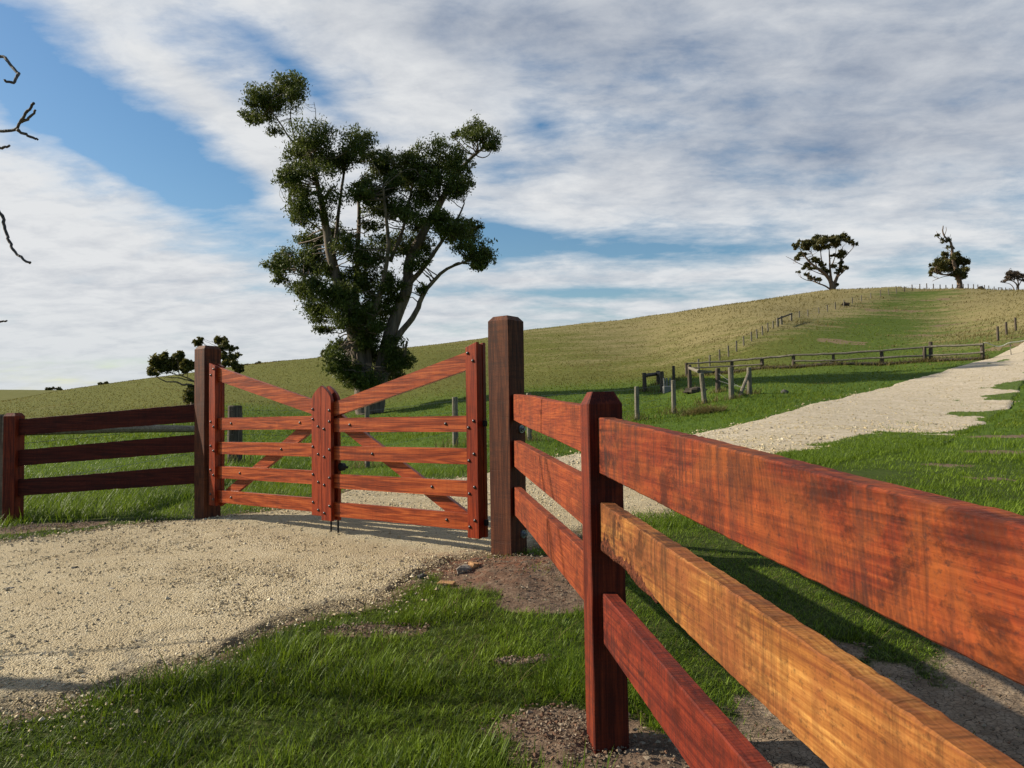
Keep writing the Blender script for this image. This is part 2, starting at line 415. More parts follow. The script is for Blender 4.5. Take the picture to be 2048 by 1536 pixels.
M['old_v'] = wood('weathered grey timber upright', (.17,.15,.115), (.27,.25,.19), (.08,.068,.05), 10, .4, (.05,.045,.035), .3, .85, vertical=True)
M['old_h'] = wood('weathered grey timber', (.19,.165,.13), (.30,.27,.21), (.085,.07,.055), 11, .45, (.055,.05,.035), .3, .85)
M['old_dark'] = wood('dark weathered timber', (.09,.07,.055), (.16,.13,.10), (.04,.03,.025), 12, .4, (.03,.025,.02), .3, .85, vertical=True)
k = NT('bolt steel'); M['bolt'] = k.done(k.bsdf((.07,.07,.075), .35, None, .5, 1.0))
k = NT('black iron'); M['iron'] = k.done(k.bsdf((.018,.018,.02), k.math('MULTIPLY_ADD', k.noise(k.coord(), 60), .3), None, .5, .6)); 
k = NT('galvanised steel'); M['steel'] = k.done(k.bsdf((.32,.34,.36), .4, None, .5, .85))
k = NT('fence wire'); M['wire'] = k.done(k.bsdf((.22,.22,.22), .5, None, .5, .6))
k = NT('pale rope'); M['rope'] = k.done(k.bsdf((.55,.52,.42), .9))

def leaf_mat(name, a, b, trans=.25, rough=.5):
    k = NT(name)
    t = k.attr('tint', 'Color')
    sep = k.n('SeparateColor'); k.l(t, sep.inputs[0])
    col = k.mix(sep.outputs[0], a, b)
    p = k.bsdf(col, rough, None, .14)
    tr = k.n('BsdfTranslucent'); k.l(k.mix(.5, col, tuple(min(1, q*1.6) for q in b)), tr.inputs['Color'])
    mx = k.n('MixShader'); mx.inputs[0].default_value = trans; k.l(p, mx.inputs[1]); k.l(tr.outputs[0], mx.inputs[2])
    return k.done(mx.outputs[0])
k = NT('red brown bark'); M['bark_red'] = k.done(k.bsdf(k.ramp(k.noise(k.coord(), 55, 7, .75), [(.38, (.022,.009,.006)), (.62, (.15,.045,.022))]), .9, k.bump(k.noise(k.coord(), 90, 6, .7), .9, .006), .1))
M['leaf'] = leaf_mat('eucalypt leaves', (.017,.034,.007), (.115,.138,.028))
M['leaf2'] = leaf_mat('shrub leaves', (.025,.034,.010), (.15,.135,.032))
M['leaf_far'] = leaf_mat('far tree leaves', (.035,.042,.014), (.13,.115,.036), .15)
M['leaf_brown'] = leaf_mat('sparse brown leaves', (.06,.045,.035), (.12,.09,.065), .15)
M['blade'] = leaf_mat('green grass blades', (.010,.032,.003), (.18,.26,.018), .28, .5)
M['blade_far'] = leaf_mat('paddock grass blades', (.04,.075,.007), (.165,.205,.022), .3, .75)
M['blade_olive'] = leaf_mat('olive grass blades', (.055,.06,.012), (.175,.155,.04), .3, .8)
M['dry'] = leaf_mat('dry grass blades', (.075,.068,.022), (.21,.172,.068), .25, .85)

def bark(name, a, b):
    k = NT(name); c = k.coord()
    t = k.noise(k.mapping(c, (5, 5, .8)), 1.2, 5, .6)
    return k.done(k.bsdf(k.ramp(t, [(.3, a), (.7, b)]), .85, k.bump(t, .6, .05)))
M['bark'] = bark('smooth grey brown bark', (.045,.034,.026), (.19,.14,.10))
M['bark_far'] = bark('far bark', (.05,.035,.026), (.20,.135,.09))
M['bark_bare'] = bark('bare twig bark', (.035,.03,.028), (.11,.098,.09))

# ground
k = NT('ground'); c = k.coord('Object')
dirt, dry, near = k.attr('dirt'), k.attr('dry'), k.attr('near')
n1 = k.noise(c, .35, 6, .65); n2 = k.noise(c, 3.2, 6, .68); n3 = k.noise(c, 22, 5, .7); n4 = k.noise(k.mapping(c, (.12, .3, 1)), 1.0, 7, .7, .4)
green = k.ramp(n2, [(.3, (.035,.062,.010)), (.55, (.065,.108,.016)), (.75, (.105,.14,.03))])
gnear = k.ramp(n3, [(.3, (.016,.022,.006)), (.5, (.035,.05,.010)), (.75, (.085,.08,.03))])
green = k.mix(k.math('MULTIPLY', k.attr('olive'), .75), green, k.ramp(n2, [(.3, (.065,.064,.016)), (.55, (.13,.12,.03)), (.75, (.20,.17,.06))]))
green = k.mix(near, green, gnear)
straw = k.ramp(k.math('MULTIPLY_ADD', n3, .5), [(.1, (.085,.074,.024)), (.35, (.14,.118,.045)), (.6, (.21,.175,.08))])
dm = k.math('ADD', dry, k.math('MULTIPLY', k.math('SUBTRACT', n4, .5), 1.5))
dm = k.ramp(k.math('ADD', dm, k.math('MULTIPLY', k.math('SUBTRACT', n2, .5), .9)), [(.42, 0.0), (.8, 1.0)])
col = k.mix(dm, green, straw)
soil = k.ramp(k.noise(c, 14, 7, .7), [(.3, (.075,.048,.033)), (.55, (.15,.105,.075)), (.75, (.27,.21,.155))])
red = k.ramp(k.noise(c, 9, 5, .65), [(.4, 0.0), (.65, 1.0)])
soil = k.mix(k.math('MULTIPLY', k.math('MULTIPLY', red, k.attr('red')), .85), soil, (.17,.055,.028))
vor = k.n('TexVoronoi', feature='DISTANCE_TO_EDGE'); k.l(k.mapping(c, (9, 9, 9)), vor.inputs['Vector'])
crack = k.ramp(vor.outputs['Distance'], [(0.0, 1.0), (.035, 0.0)])
soil = k.mix(k.math('MULTIPLY', k.attr('mud'), .6), soil, k.ramp(k.noise(c, 14, 7, .7), [(.3, (.14,.10,.068)), (.6, (.32,.245,.17))]))
soil = k.mix(k.math('MULTIPLY', crack, k.attr('mud')), soil, (.05,.038,.03))
df = k.ramp(k.math('ADD', dirt, k.math('MULTIPLY', k.math('SUBTRACT', n3, .5), .8)), [(.35, 0.0), (.6, 1.0)])
col = k.mix(df, col, soil)
bare = k.ramp(k.math('ADD', k.attr('bare'), k.math('MULTIPLY', k.math('SUBTRACT', n2, .5), .8)), [(.5, 0.0), (.85, .8)])
col = k.mix(bare, col, (.19,.13,.085))
hgt = k.math('ADD', k.math('MULTIPLY', n3, .5), k.math('ADD', k.math('MULTIPLY', n2, 1.5), k.math('MULTIPLY', crack, k.math('MULTIPLY', k.attr('mud'), -.4))))
M['ground'] = k.done(k.bsdf(col, .95, k.bump(hgt, .8, .03), .05))

# driveway of crushed limestone
k = NT('crushed limestone'); c = k.coord('Object')
v1 = k.n('TexVoronoi', feature='F1'); k.l(c, v1.inputs['Vector']); v1.inputs['Scale'].default_value = 95; v1.inputs['Randomness'].default_value = 1
v2 = k.n('TexVoronoi', feature='F1'); k.l(c, v2.inputs['Vector']); v2.inputs['Scale'].default_value = 210
sp1 = k.n('SeparateColor'); k.l(v1.outputs['Color'], sp1.inputs[0])
pal = k.ramp(sp1.outputs[0], [(.0, (.36,.29,.18)), (.4, (.48,.40,.26)), (.75, (.56,.48,.33)), (.96, (.62,.55,.42)), (1.0, (.16,.13,.10))])
n1 = k.noise(c, .9, 6, .6); n2 = k.noise(c, 6, 6, .7)
col = k.mix(k.ramp(n2, [(.35, .75), (.65, .1)]), pal, (.42,.335,.20))
col = k.mix(k.ramp(n1, [(.4, 0.0), (.66, .55)]), col, (.33,.255,.15))
col = k.mix(k.math('MULTIPLY', k.ramp(k.math('ADD', k.attr('edge'), k.math('MULTIPLY', k.math('SUBTRACT', n2, .5), 1.3)), [(.45, 0.0), (.8, 1.0)]), .75), col, (.17,.13,.075))
col = k.mix(k.math('MULTIPLY', k.ramp(n2, [(.45, 0.0), (.6, 1.0)]), k.attr('red')), col, (.17,.07,.035))
rgh = k.noise(c, 9, 8, .78); rg2 = k.noise(k.mapping(c, (1, 1, 1)), 1.6, 5, .7)
col = k.mix(k.math('MULTIPLY', k.attr('pale'), 1.0), col, k.mix(k.ramp(rgh, [(.36, 1.0), (.56, 0.0)]), k.mix(k.ramp(rg2, [(.35, .35), (.65, .9)]), col, (.66,.57,.45)), (.33,.27,.19)))
tmk = k.ramp(k.math('ADD', k.attr('turf'), k.math('MULTIPLY', k.math('SUBTRACT', n2, .5), .7)), [(.38, 0.0), (.6, 1.0)])
col = k.mix(tmk, col, k.ramp(n2, [(.3, (.05,.085,.012)), (.6, (.10,.15,.022))]))
h = k.math('ADD', k.math('MULTIPLY', v1.outputs['Distance'], -1.6), k.math('ADD', k.math('MULTIPLY', v2.outputs['Distance'], -.5), k.math('MULTIPLY', n2, .8)))
M['drive'] = k.done(k.bsdf(col, .9, k.bump(h, .9, .012), .25))

k = NT('limestone pebbles'); t = k.attr('tint', 'Color')
M['pebble'] = k.done(k.bsdf(k.mix(.3, t, k.mix(k.noise(k.coord(), 90, 4), t, (.35,.28,.18))), .85, k.bump(k.noise(k.coord(), 160, 4), .4, .002), .3))
def stone_mat(name, a, b):
    k = NT(name); n = k.noise(k.coord(), 40, 5, .65)
    return k.done(k.bsdf(k.ramp(n, [(.35, a), (.7, b)]), .85, k.bump(n, .5, .004), .3))
M['stone_grey'] = stone_mat('grey stone', (.14,.12,.10), (.30,.27,.23)); M['stone_white'] = stone_mat('white stone', (.5,.48,.44), (.68,.66,.62))
M['stone_dark'] = stone_mat('dark stone', (.035,.035,.032), (.09,.085,.075)); M['chip'] = stone_mat('timber offcut', (.26,.13,.06), (.42,.24,.11))
M['stump'] = stone_mat('old stump', (.035,.028,.02), (.10,.08,.06)); M['concrete'] = stone_mat('grey concrete', (.12,.12,.115), (.22,.22,.21))
M['hay'] = stone_mat('cut grass heap', (.16,.12,.05), (.34,.26,.13))

# ------------------------------------------------------------------ ground sheet
ang = np.concatenate([np.linspace(-180, -50, 34, endpoint=False), np.linspace(-50, 50, 440, endpoint=False), np.linspace(50, 180, 34, endpoint=False)])
ang = np.radians(ang)
rad = np.concatenate([[.02, .5], np.geomspace(.9, 12, 210), np.geomspace(12.3, 250, 190), np.geomspace(270, 4000, 36)])
RR, AA = np.meshgrid(rad, ang, indexing='ij')
gx, gy = (RR*np.sin(AA)).ravel(), (RR*np.cos(AA)).ravel()
gz = H(gx, gy)
gsd = road_sd(gx, gy)+ragged(gx, gy)
far_r = np.hypot(gx, gy)
gz_sheet = gz - .05*sstep(0.02, -.12, gsd)*(far_r < 90) - np.clip(.0, 0, 1)
def dry_m(x, y, z):
    r = np.hypot(x, y); a = x/np.maximum(y, 1e-3)
    d = sstep(42, 80, r)*.46 + .32*sstep(70, 130, r)
    d = d + .28*sstep(-.1, .35, a)*sstep(48, 75, r)
    # green strip running up the right hand slope, green foot of the hill
    s0, s1 = np.array([23., 57.]), np.array([71., 128.])
    t = np.clip(((x-s0[0])*(s1-s0)[0]+(y-s0[1])*(s1-s0)[1])/((s1-s0)**2).sum(), -.1, 1)
    dd = np.hypot(x-s0[0]-t*(s1-s0)[0], y-s0[1]-t*(s1-s0)[1])
    d = d - (.3+.5*fbm(x, y, 9, 57, 3))*np.exp(-(dd/(5+4*t))**2)
    d = np.where(a < .42, d*(.5+.5*sstep(-.35, .42, a)), d)
    return np.clip(d, 0, 1)
def olive_m(x, y):
    r = np.hypot(x, y); return sstep(40, 62, r)*(1-.75*sstep(.25, .5, x/np.maximum(y, 1e-3)))
def hitY(u, v, y0=8, y1=400):
    """distance at which the sight line of a photo pixel meets the ground"""
    ys = np.geomspace(y0, y1, 900); d = at(u, v, 1.0); h = H(d[0]*ys, ys)
    k_ = np.nonzero(d[2]*ys < h)[0]; return float(ys[k_[0]]) if len(k_) else None
def bare_m(x, y):
    m = np.zeros(np.shape(x))
    for u, v, Y, rx, ry in [(1800,512,0,0,0)]: pass
    for a, b, rx, ry in BARE: m = np.maximum(m, 1-sstep(.5, 1.15, np.hypot((x-a)/rx, (y-b)/ry)+(fbm(x, y, 1.5, 55)-.5)*2.2))
    return m
BARE = []
for u, v, Y, rx, ry in [(1795,622,98,6,1.3),(1925,668,66,3.4,1.6),(1890,598,112,4,2),(1690,684,70,3,2.5),(1985,700,57,4.5,1.6),(1905,650,86,4,1.2),(1830,672,72,1.6,2.2)]:
    p = at(u, v, hitY(u, v) or Y); BARE.append((p[0], p[1], rx, ry))
g_dirt = dirt_m(gx, gy); g_dirt = np.maximum(g_dirt, .9*sstep(.25, -.05, gsd)*(far_r < 12)); g_dirt = np.where(far_r > 40, 0, g_dirt)
g_red = np.exp(-((gx+.05)**2+((gy-5.35)*1.3)**2)/.45)
g_mud = sstep(.4, .9, gx)*sstep(4.2, 3.2, gy)
nr, na = RR.shape
I = np.arange(nr*na).reshape(nr, na)
J = np.roll(I, -1, 1)
quads = np.stack([I[:-1], I[1:], J[1:], J[:-1]], -1).reshape(-1, 4)[:, ::-1]
cap = np.array([I[0]])
gnd = mesh_np('ground', np.stack([gx, gy, gz_sheet], 1), [quads, cap], M['ground'], None,
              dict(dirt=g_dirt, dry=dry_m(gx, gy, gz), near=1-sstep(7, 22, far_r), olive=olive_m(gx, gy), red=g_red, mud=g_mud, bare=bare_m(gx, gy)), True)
tag(gnd, 'green and straw coloured grass paddock rising to a rounded hill', 'ground', kind='structure')

# ------------------------------------------------------------------ driveway
NL, NW = 900, 46
U_, L_ = resample(UPs, NL), resample(LOs, NL)
t = np.linspace(0, 1, NW)
dx = U_[:, None, 0]*(1-t)+L_[:, None, 0]*t; dy = U_[:, None, 1]*(1-t)+L_[:, None, 1]*t
# push the two edges in and out so that the outline is ragged
wid = np.hypot(U_[:, 0]-L_[:, 0], U_[:, 1]-L_[:, 1])
eu = -ragged(U_[:, 0], U_[:, 1])/wid; el = -ragged(L_[:, 0], L_[:, 1])/wid
tt = t[None]*(1+el[:, None]*.8+eu[:, None]*.8)-eu[:, None]*.8
dx = U_[:, None, 0]*(1-tt)+L_[:, None, 0]*tt; dy = U_[:, None, 1]*(1-tt)+L_[:, None, 1]*tt
fx, fy = dx.ravel(), dy.ravel(); fr = np.hypot(fx, fy)
edge = np.minimum(t, 1-t)[None]*wid[:, None]; edge = edge.ravel()
fz = H(fx, fy) + .012 + .003*fr*.2 - .05*(1-sstep(0, .04+.004*fr, edge)) + (fbm(fx, fy, .12, 77, 3)-.5)*.016*(fr < 20)
I = np.arange(NL*NW).reshape(NL, NW)
q = np.stack([I[:-1, :-1], I[:-1, 1:], I[1:, 1:], I[1:, :-1]], -1).reshape(-1, 4)
drv = mesh_np('driveway', np.stack([fx, fy, fz], 1), q, M['drive'], None,
   dict(turf=sstep(-.1, .25, road_sd(fx, fy)+creep(fx, fy)+ragged(fx, fy)*.5)*(fx > 1.5)*(creep(fx, fy) != 0), edge=(1-sstep(0, .35+.02*fr, edge))*(1-.9*sstep(7, 14, fr)), red=np.exp(-((fx+.35)**2+((fy-5.5)*1.6)**2)/.22)*.9, pale=sstep(9, 20, fr)), True)
tag(drv, 'pale crushed limestone driveway running through the gate and up to the right', 'driveway', kind='structure')

def gravel(n, r0, r1, s0, s1, a0=-42, a1=42, xy=None, pal=None):
    r = np.exp(rng.uniform(math.log(r0), math.log(r1), n*3)); a = np.radians(rng.uniform(a0, a1, n*3))
    x, y = r*np.sin(a), r*np.cos(a)
    sd = road_sd(x, y)+ragged(x, y)*.9; sd = sd+np.maximum(creep(x, y), 0)
    keep = rng.random(len(x)) < np.where(sd < 0, .25+.75*sstep(.38, .62, fbm(x*.6, y*1.4, .9, 131, 3)), np.exp(-sd/.12)*.5)
    x, y = x[keep][:n], y[keep][:n]
    if xy is not None: x, y = xy
    n = len(x)
    s = s0*np.exp(rng.normal(0, .42, n)); s = np.clip(s, 0, s1)
    oct_ = np.array([(1,0,0),(0,1,0),(-1,0,0),(0,-1,0),(0,0,1),(0,0,-1)], float)
    f = np.array([(0,1,4),(1,2,4),(2,3,4),(3,0,4),(1,0,5),(2,1,5),(3,2,5),(0,3,5)])
    P = oct_[None]*(1+rng.uniform(-.35, .35, (n, 6, 1)))+rng.uniform(-.28, .28, (n, 6, 3))
    th = rng.uniform(0, 2*PI, n); c, sn = np.cos(th)[:, None], np.sin(th)[:, None]
    P = np.stack([P[..., 0]*c-P[..., 1]*sn, P[..., 0]*sn+P[..., 1]*c, P[..., 2]*.7], -1)*s[:, None, None]
    z = H(x, y)+.012+s*.12+.0006*np.hypot(x, y)
    V = (P+np.stack([x, y, z], 1)[:, None]).reshape(-1, 3)
    FF = (f[None]+6*np.arange(n)[:, None, None]).reshape(-1, 3)
    pick = rng.random(n)[:, None]
    col = np.where(pick < .06, np.array([[.20,.17,.14]]), np.where(pick < .5, np.array([[.45,.36,.21]]), np.where(pick < .85, np.array([[.54,.44,.27]]), np.array([[.62,.54,.38]]))))
    if pal is not None: col = np.array(pal)[rng.integers(0, len(pal), n)]
    col = col*rng.uniform(.8, 1.12, (n, 1))
    return V, FF, np.repeat(col, 6, 0)
def clods(n):
    V, f, c = [], [], []
    i = rng.integers(0, 15, n*2); D_ = np.array(DIRT)[i]
    x = D_[:, 0]+rng.normal(0, .5, n*2)*D_[:, 2]; y = D_[:, 1]+rng.normal(0, .5, n*2)*D_[:, 3]
    kk = dirt_m(x, y) > .35; return x[kk][:n], y[kk][:n]
Vs, Fs, Cs, off = [], [], [], 0
for args in [(46000, 2.9, 9, .0050, .012), (2600, 3.0, 9, .0085, .018), (22000, 8, 24, .009, .022), (16000, 14, 48, .02, .04)]:
    V, f, c = gravel(*args); Vs.append(V); Fs.append(f+off); Cs.append(c); off += len(V)
gr = mesh_np('gravel', np.concatenate(Vs), np.concatenate(Fs), M['pebble'], None, dict(tint=np.concatenate(Cs)))
V, f, c = gravel(10, 1, 9, .0048, .016, xy=clods(6500), pal=[(.07,.045,.03), (.11,.075,.052), (.15,.105,.075), (.23,.18,.13), (.11,.042,.022)])
tag(mesh_np('soil_clods', V, f, M['pebble'], None, dict(tint=c)), 'brown crumbs of bare soil around the gate post and fence posts', 'soil', kind='stuff')
tag(gr, 'loose pale limestone pebbles scattered over the driveway', 'gravel', kind='stuff')

# ------------------------------------------------------------------ grass blades
def blades(base, h, w, az, lean, curl, nseg, tint):
    n = len(base); lv = []
    side = np.stack([-np.sin(az), np.cos(az), np.zeros(n)], 1); dirv = np.stack([np.cos(az), np.sin(az), np.zeros(n)], 1)
    for i in range(nseg+1):
        t = i/nseg
        out = (lean*t + curl*t*t)*h; up = h*(t-.28*curl*t*t)
        c = base + dirv*out[:, None] + np.array([0, 0, 1.])*up[:, None]
        if i < nseg:
            ww = (w*(1-t**1.6*.75)/2)[:, None]; lv += [c-side*ww, c+side*ww]
        else: lv.append(c)
    V = np.stack(lv, 1).reshape(-1, 3); m = 2*nseg+1; o = (m*np.arange(n))[:, None]
    Q = [np.concatenate([o+2*i, o+2*i+1, o+2*i+3, o+2*i+2], 1) for i in range(nseg-1)]
    T = np.concatenate([o+2*nseg-2, o+2*nseg-1, o+2*nseg], 1)
    return V, Q, T, np.repeat(tint, m, 0)
class Turf:
    def __init__(s): s.V, s.Q, s.T, s.C, s.n = [], [], [], [], 0
    def add(s, r):
        V, Q, T, C = r; s.V.append(V); s.Q += [q+s.n for q in Q]; s.T.append(T+s.n); s.C.append(C); s.n += len(V)
    def build(s, name, mat):
        f = [np.concatenate(s.T)]
        if s.Q: f.append(np.concatenate(s.Q))
        return mesh_np(name, np.concatenate(s.V), f, mat, None, dict(tint=np.concatenate(s.C)), False)
ISL = []
for u, v, Y, rx, ry in [(1725,888,15.6,1.1,.35),(1690,905,14,.5,.2),(1745,913,14,1.0,.3),(1665,918,13,.5,.15),(1800,862,18.6,1.0,.4),(1770,880,17,.8,.3),(1850,850,20,1.0,.35),(1905,838,22,1.1,.4),(1950,826,24,1.2,.4),(1990,812,26,1.4,.5),(2015,792,28,1.2,.6),(2040,775,30,1.3,.8),(1945,857,20,1.2,.35),(1330,1035,7.3,.35,.12),(1400,1010,7.9,.3,.12),(1960,744,40,.9,.4),(2000,745,39,.8,.3)]:
    p = at(u, v, hit0(u, v)); ISL.append((p[0], p[1], rx, ry))
def isl_m(x, y):
    m = np.zeros(np.shape(x)); n = (fbm(x, y, .8, 91, 4)-.5)*1.3
    for a, b, rx, ry in ISL: m = np.maximum(m, 1-sstep(.7, 1.15, np.hypot((x-a)/rx, (y-b)/ry)+n))
    return m
def tufts(nt, per, r0, r1, pr, a0=-44, a1=44):
    u = rng.random(nt)
    r = r0+(r1-r0)*u if pr == 'lin' else np.exp(np.log(r0)+(np.log(r1)-np.log(r0))*u)
    a = np.radians(rng.uniform(a0, a1, nt)); x, y = r*np.sin(a), r*np.cos(a)
    sd = road_sd(x, y)+ragged(x, y); dm = dirt_m(x, y)
    sd = sd+creep(x, y)
    p = sstep(-.02, .1, sd)*(1-.97*sstep(.3, .7, dm))
    p = p + (sd < 0)*.012*np.exp(sd/.25)
    p = np.maximum(p, isl_m(x, y)*.95)
    sd = np.where(isl_m(x, y) > .3, .4, sd)
    if pr == 'lin': p = p*(.3+.7*sstep(.36, .58, fbm(x, y, .3, 97, 3)))
    k = rng.random(nt) < p
    return x[k], y[k], sd[k], dm[k]
green = Turf()
# lush tussocks close to the camera
x, y, sd, dm = tufts(21000, 0, 1.7, 8.5, 'lin')
big = sstep(.38, .72, fbm(x, y, .42, 61, 3)); wild = sstep(.35, .7, fbm(x, y, 1.1, 66, 2))
hh = (.020+.072*big**1.5*(.3+.7*wild)+.014*rng.random(len(x)))*(.45+.55*sstep(0, .35, sd))*(1-.5*sstep(.2, .5, dm))
hh = np.where((x > .45) & (y < 6), hh*.55, hh); hh = np.where(y > 5.5, hh*.75, hh)
per = 17
bx, by, bh = [np.repeat(q, per) for q in (x, y, hh)]
n = len(bx); sp_ = .026+.018*np.repeat(big, per)
ox, oy = rng.normal(0, 1, n)*sp_, rng.normal(0, 1, n)*sp_
bx, by = bx+ox, by+oy; bh = bh*np.exp(rng.normal(0, .3, n))
az = np.arctan2(oy, ox+.006)+rng.normal(0, .8, n)
tone = np.clip(.43+1.3*(fbm(bx, by, .4, 71, 3)-.5)+rng.normal(0, .3, n)+.25*np.repeat(sstep(.25, 0, sd), per), 0, 1)
z = H(bx, by)-.005
green.add(blades(np.stack([bx, by, z], 1), bh, rng.uniform(.0024, .0054, n), az, rng.uniform(.0, .7, n), rng.uniform(-.1, .8, n), 3, np.stack([tone]*3, 1)))
# short undergrowth between the tussocks
x, y, sd, dm = tufts(9000, 0, 1.8, 7.5, 'log'); per = 16
bx, by = np.repeat(x, per)+rng.normal(0, .06, len(x)*per), np.repeat(y, per)+rng.normal(0, .06, len(x)*per); n = len(bx)
k_ = (road_sd(bx, by)+ragged(bx, by) > .02) & (dirt_m(bx, by) < .55); bx, by = bx[k_], by[k_]; n = len(bx)
green.add(blades(np.stack([bx, by, H(bx, by)-.003], 1), rng.uniform(.012, .04, n), rng.uniform(.002, .0045, n), rng.uniform(0, 2*PI, n), rng.uniform(.1, 1.3, n), rng.uniform(0, .9, n), 2, np.stack([np.clip(rng.normal(.4, .28, n), 0, 1)]*3, 1)))
# blades where the grass creeps over the track
r_ = np.exp(rng.uniform(math.log(7.5), math.log(40), 200000)); a_ = np.radians(rng.uniform(8, 40, 200000)); x, y = r_*np.sin(a_), r_*np.cos(a_)
rs_ = road_sd(x, y); k_ = (rs_ < .1) & (rs_ > -3); x, y, rs_ = x[k_], y[k_], rs_[k_]; k_ = (rs_+creep(x, y)+ragged(x, y)*.5 > .05); x, y = x[k_], y[k_]; n = len(x); r_ = np.hypot(x, y)
green.add(blades(np.stack([x, y, H(x, y)+.01], 1), rng.uniform(.03, .08, n), .004+.0005*r_, rng.uniform(0, 2*PI, n), rng.uniform(.1, .8, n), rng.uniform(.1, .7, n), 2, np.stack([np.clip(rng.normal(.5, .25, n), 0, 1)]*3, 1)))
# middle distance
x, y, sd, dm = tufts(26000, 0, 6.5, 34, 'log')
per = 9; r = np.hypot(x, y)
hh = (.05+.07*sstep(.4, .75, fbm(x, y, 1.2, 63, 3)))*(.5+.5*sstep(0, .6, sd))*(1-.4*sstep(.2, .5, dm))
bx, by, bh, br = [np.repeat(q, per) for q in (x, y, hh, r)]; n = len(bx)
s_ = .03+.006*br; bx = bx+rng.normal(0, 1, n)*s_; by = by+rng.normal(0, 1, n)*s_
bh = bh*np.exp(rng.normal(0, .35, n)); tone = np.clip(.5+.9*(fbm(bx, by, 2.2, 73, 4)-.5)+rng.normal(0, .2, n), 0, 1)
green.add(blades(np.stack([bx, by, H(bx, by)-.005], 1), bh, .003+.00042*br, rng.uniform(0, 2*PI, n), rng.uniform(.1, .7, n), rng.uniform(.1, .7, n), 2, np.stack([tone]*3, 1)))
tag(green.build('grass', M['blade']), 'lush green grass growing beside the driveway and fences', 'grass', kind='stuff')
hill = Turf(); dryt = Turf()
def far_pts(n, r0, r1):
    r = np.exp(rng.uniform(math.log(r0), math.log(r1), n)); a = np.radians(rng.uniform(-40, 42, n)); x, y = r*np.sin(a), r*np.cos(a)
    k = road_sd(x, y) > .3
    return x[k], y[k]
x, y = far_pts(90000, 24, 130); r = np.hypot(x, y)
d = dry_m(x, y, 0)+(fbm(x*.4, y, 3, 81, 4)-.5)*1.9
k = d < .58; n = int(k.sum()); xx, yy = x[k], y[k]
tone = np.clip(.45+1.1*(fbm(xx, yy, 4, 83, 4)-.5)+rng.normal(0, .2, n), 0, 1)
om = olive_m(xx, yy)+rng.normal(0, .15, n) > .5
ohill = Turf()
for tf_, m_ in ((hill, ~om), (ohill, om)):
    nn = int(m_.sum()); X_, Y_ = xx[m_], yy[m_]
    tf_.add(blades(np.stack([X_, Y_, H(X_, Y_)-.01], 1), (.07+.05*rng.random(nn)), .012+.0011*r[k][m_], rng.uniform(0, 2*PI, nn), rng.uniform(.2, .9, nn), rng.uniform(.1, .6, nn), 1, np.stack([tone[m_]]*3, 1)))
tag(hill.build('paddock_grass', M['blade_far']), 'short green pasture grass at the foot of the slope', 'grass', kind='stuff')
tag(ohill.build('hill_grass', M['blade_olive']), 'olive brown pasture grass over the long hillside', 'grass', kind='stuff')
x, y = far_pts(120000, 30, 165); r = np.hypot(x, y)
d = dry_m(x, y, 0)+(fbm(x*.4, y, 3, 81, 4)-.5)*1.9
k = d > .58; n = int(k.sum()); xx, yy, dd = x[k], y[k], d[k]
tone = np.clip(.45+1.2*(fbm(xx, yy, 2.5, 87, 4)-.5)+rng.normal(0, .22, n), 0, 1)
hgt = (.08+.2*sstep(.5, 1.1, dd)*rng.random(n))*(1+.5*sstep(.15, .4, xx/yy))
dryt.add(blades(np.stack([xx, yy, H(xx, yy)-.01], 1), hgt, .012+.0010*r[k], rng.normal(-.4, .8, n), rng.uniform(.2, .8, n), rng.uniform(.2, .7, n), 1, np.stack([tone]*3, 1)))
# straw tufts around old posts
tx, ty = [], []
for q in YARD+RAILP+HFRAME+[(p[0], p[1], p[2], p[3]) for p in PADP]:
    p = at(q[0], q[2], q[3]); m = 60
    tx.append(p[0]+rng.normal(0, .25, m)); ty.append(p[1]+rng.normal(0, .2, m))
for a, b in zip(RAILP[:-1], RAILP[1:]):
    A, B = at(a[0], a[2], a[3]), at(b[0], b[2], b[3]); m = 260; t = rng.random(m)
    tx.append(A[0]+(B-A)[0]*t+rng.normal(0, .3, m)); ty.append(A[1]+(B-A)[1]*t+rng.normal(0, .3, m))
tx, ty = np.concatenate(tx), np.concatenate(ty); n = len(tx); r = np.hypot(tx, ty)
dryt.add(blades(np.stack([tx, ty, H(tx, ty)-.01], 1), rng.uniform(.12, .42, n), .006+.0007*r, rng.uniform(0, 2*PI, n), rng.uniform(.1, .5, n), rng.uniform(.1, .7, n), 2, np.stack([np.clip(rng.normal(.4, .25, n), 0, 1)]*3, 1)))
# a few straw stems within the near grass
x, y, sd, dm = tufts(2600, 0, 1.8, 9, 'lin'); n = len(x)
dryt.add(blades(np.stack([x, y, H(x, y)], 1), rng.uniform(.05, .15, n), np.full(n, .0028), rng.uniform(0, 2*PI, n), rng.uniform(.2, 1.2, n), rng.uniform(.2, .9, n), 3, np.stack([np.clip(rng.normal(.4, .25, n), 0, 1)]*3, 1)))
tag(dryt.build('dry_grass', M['dry']), 'dry straw coloured grass over the upper hillside', 'dry grass', kind='stuff')

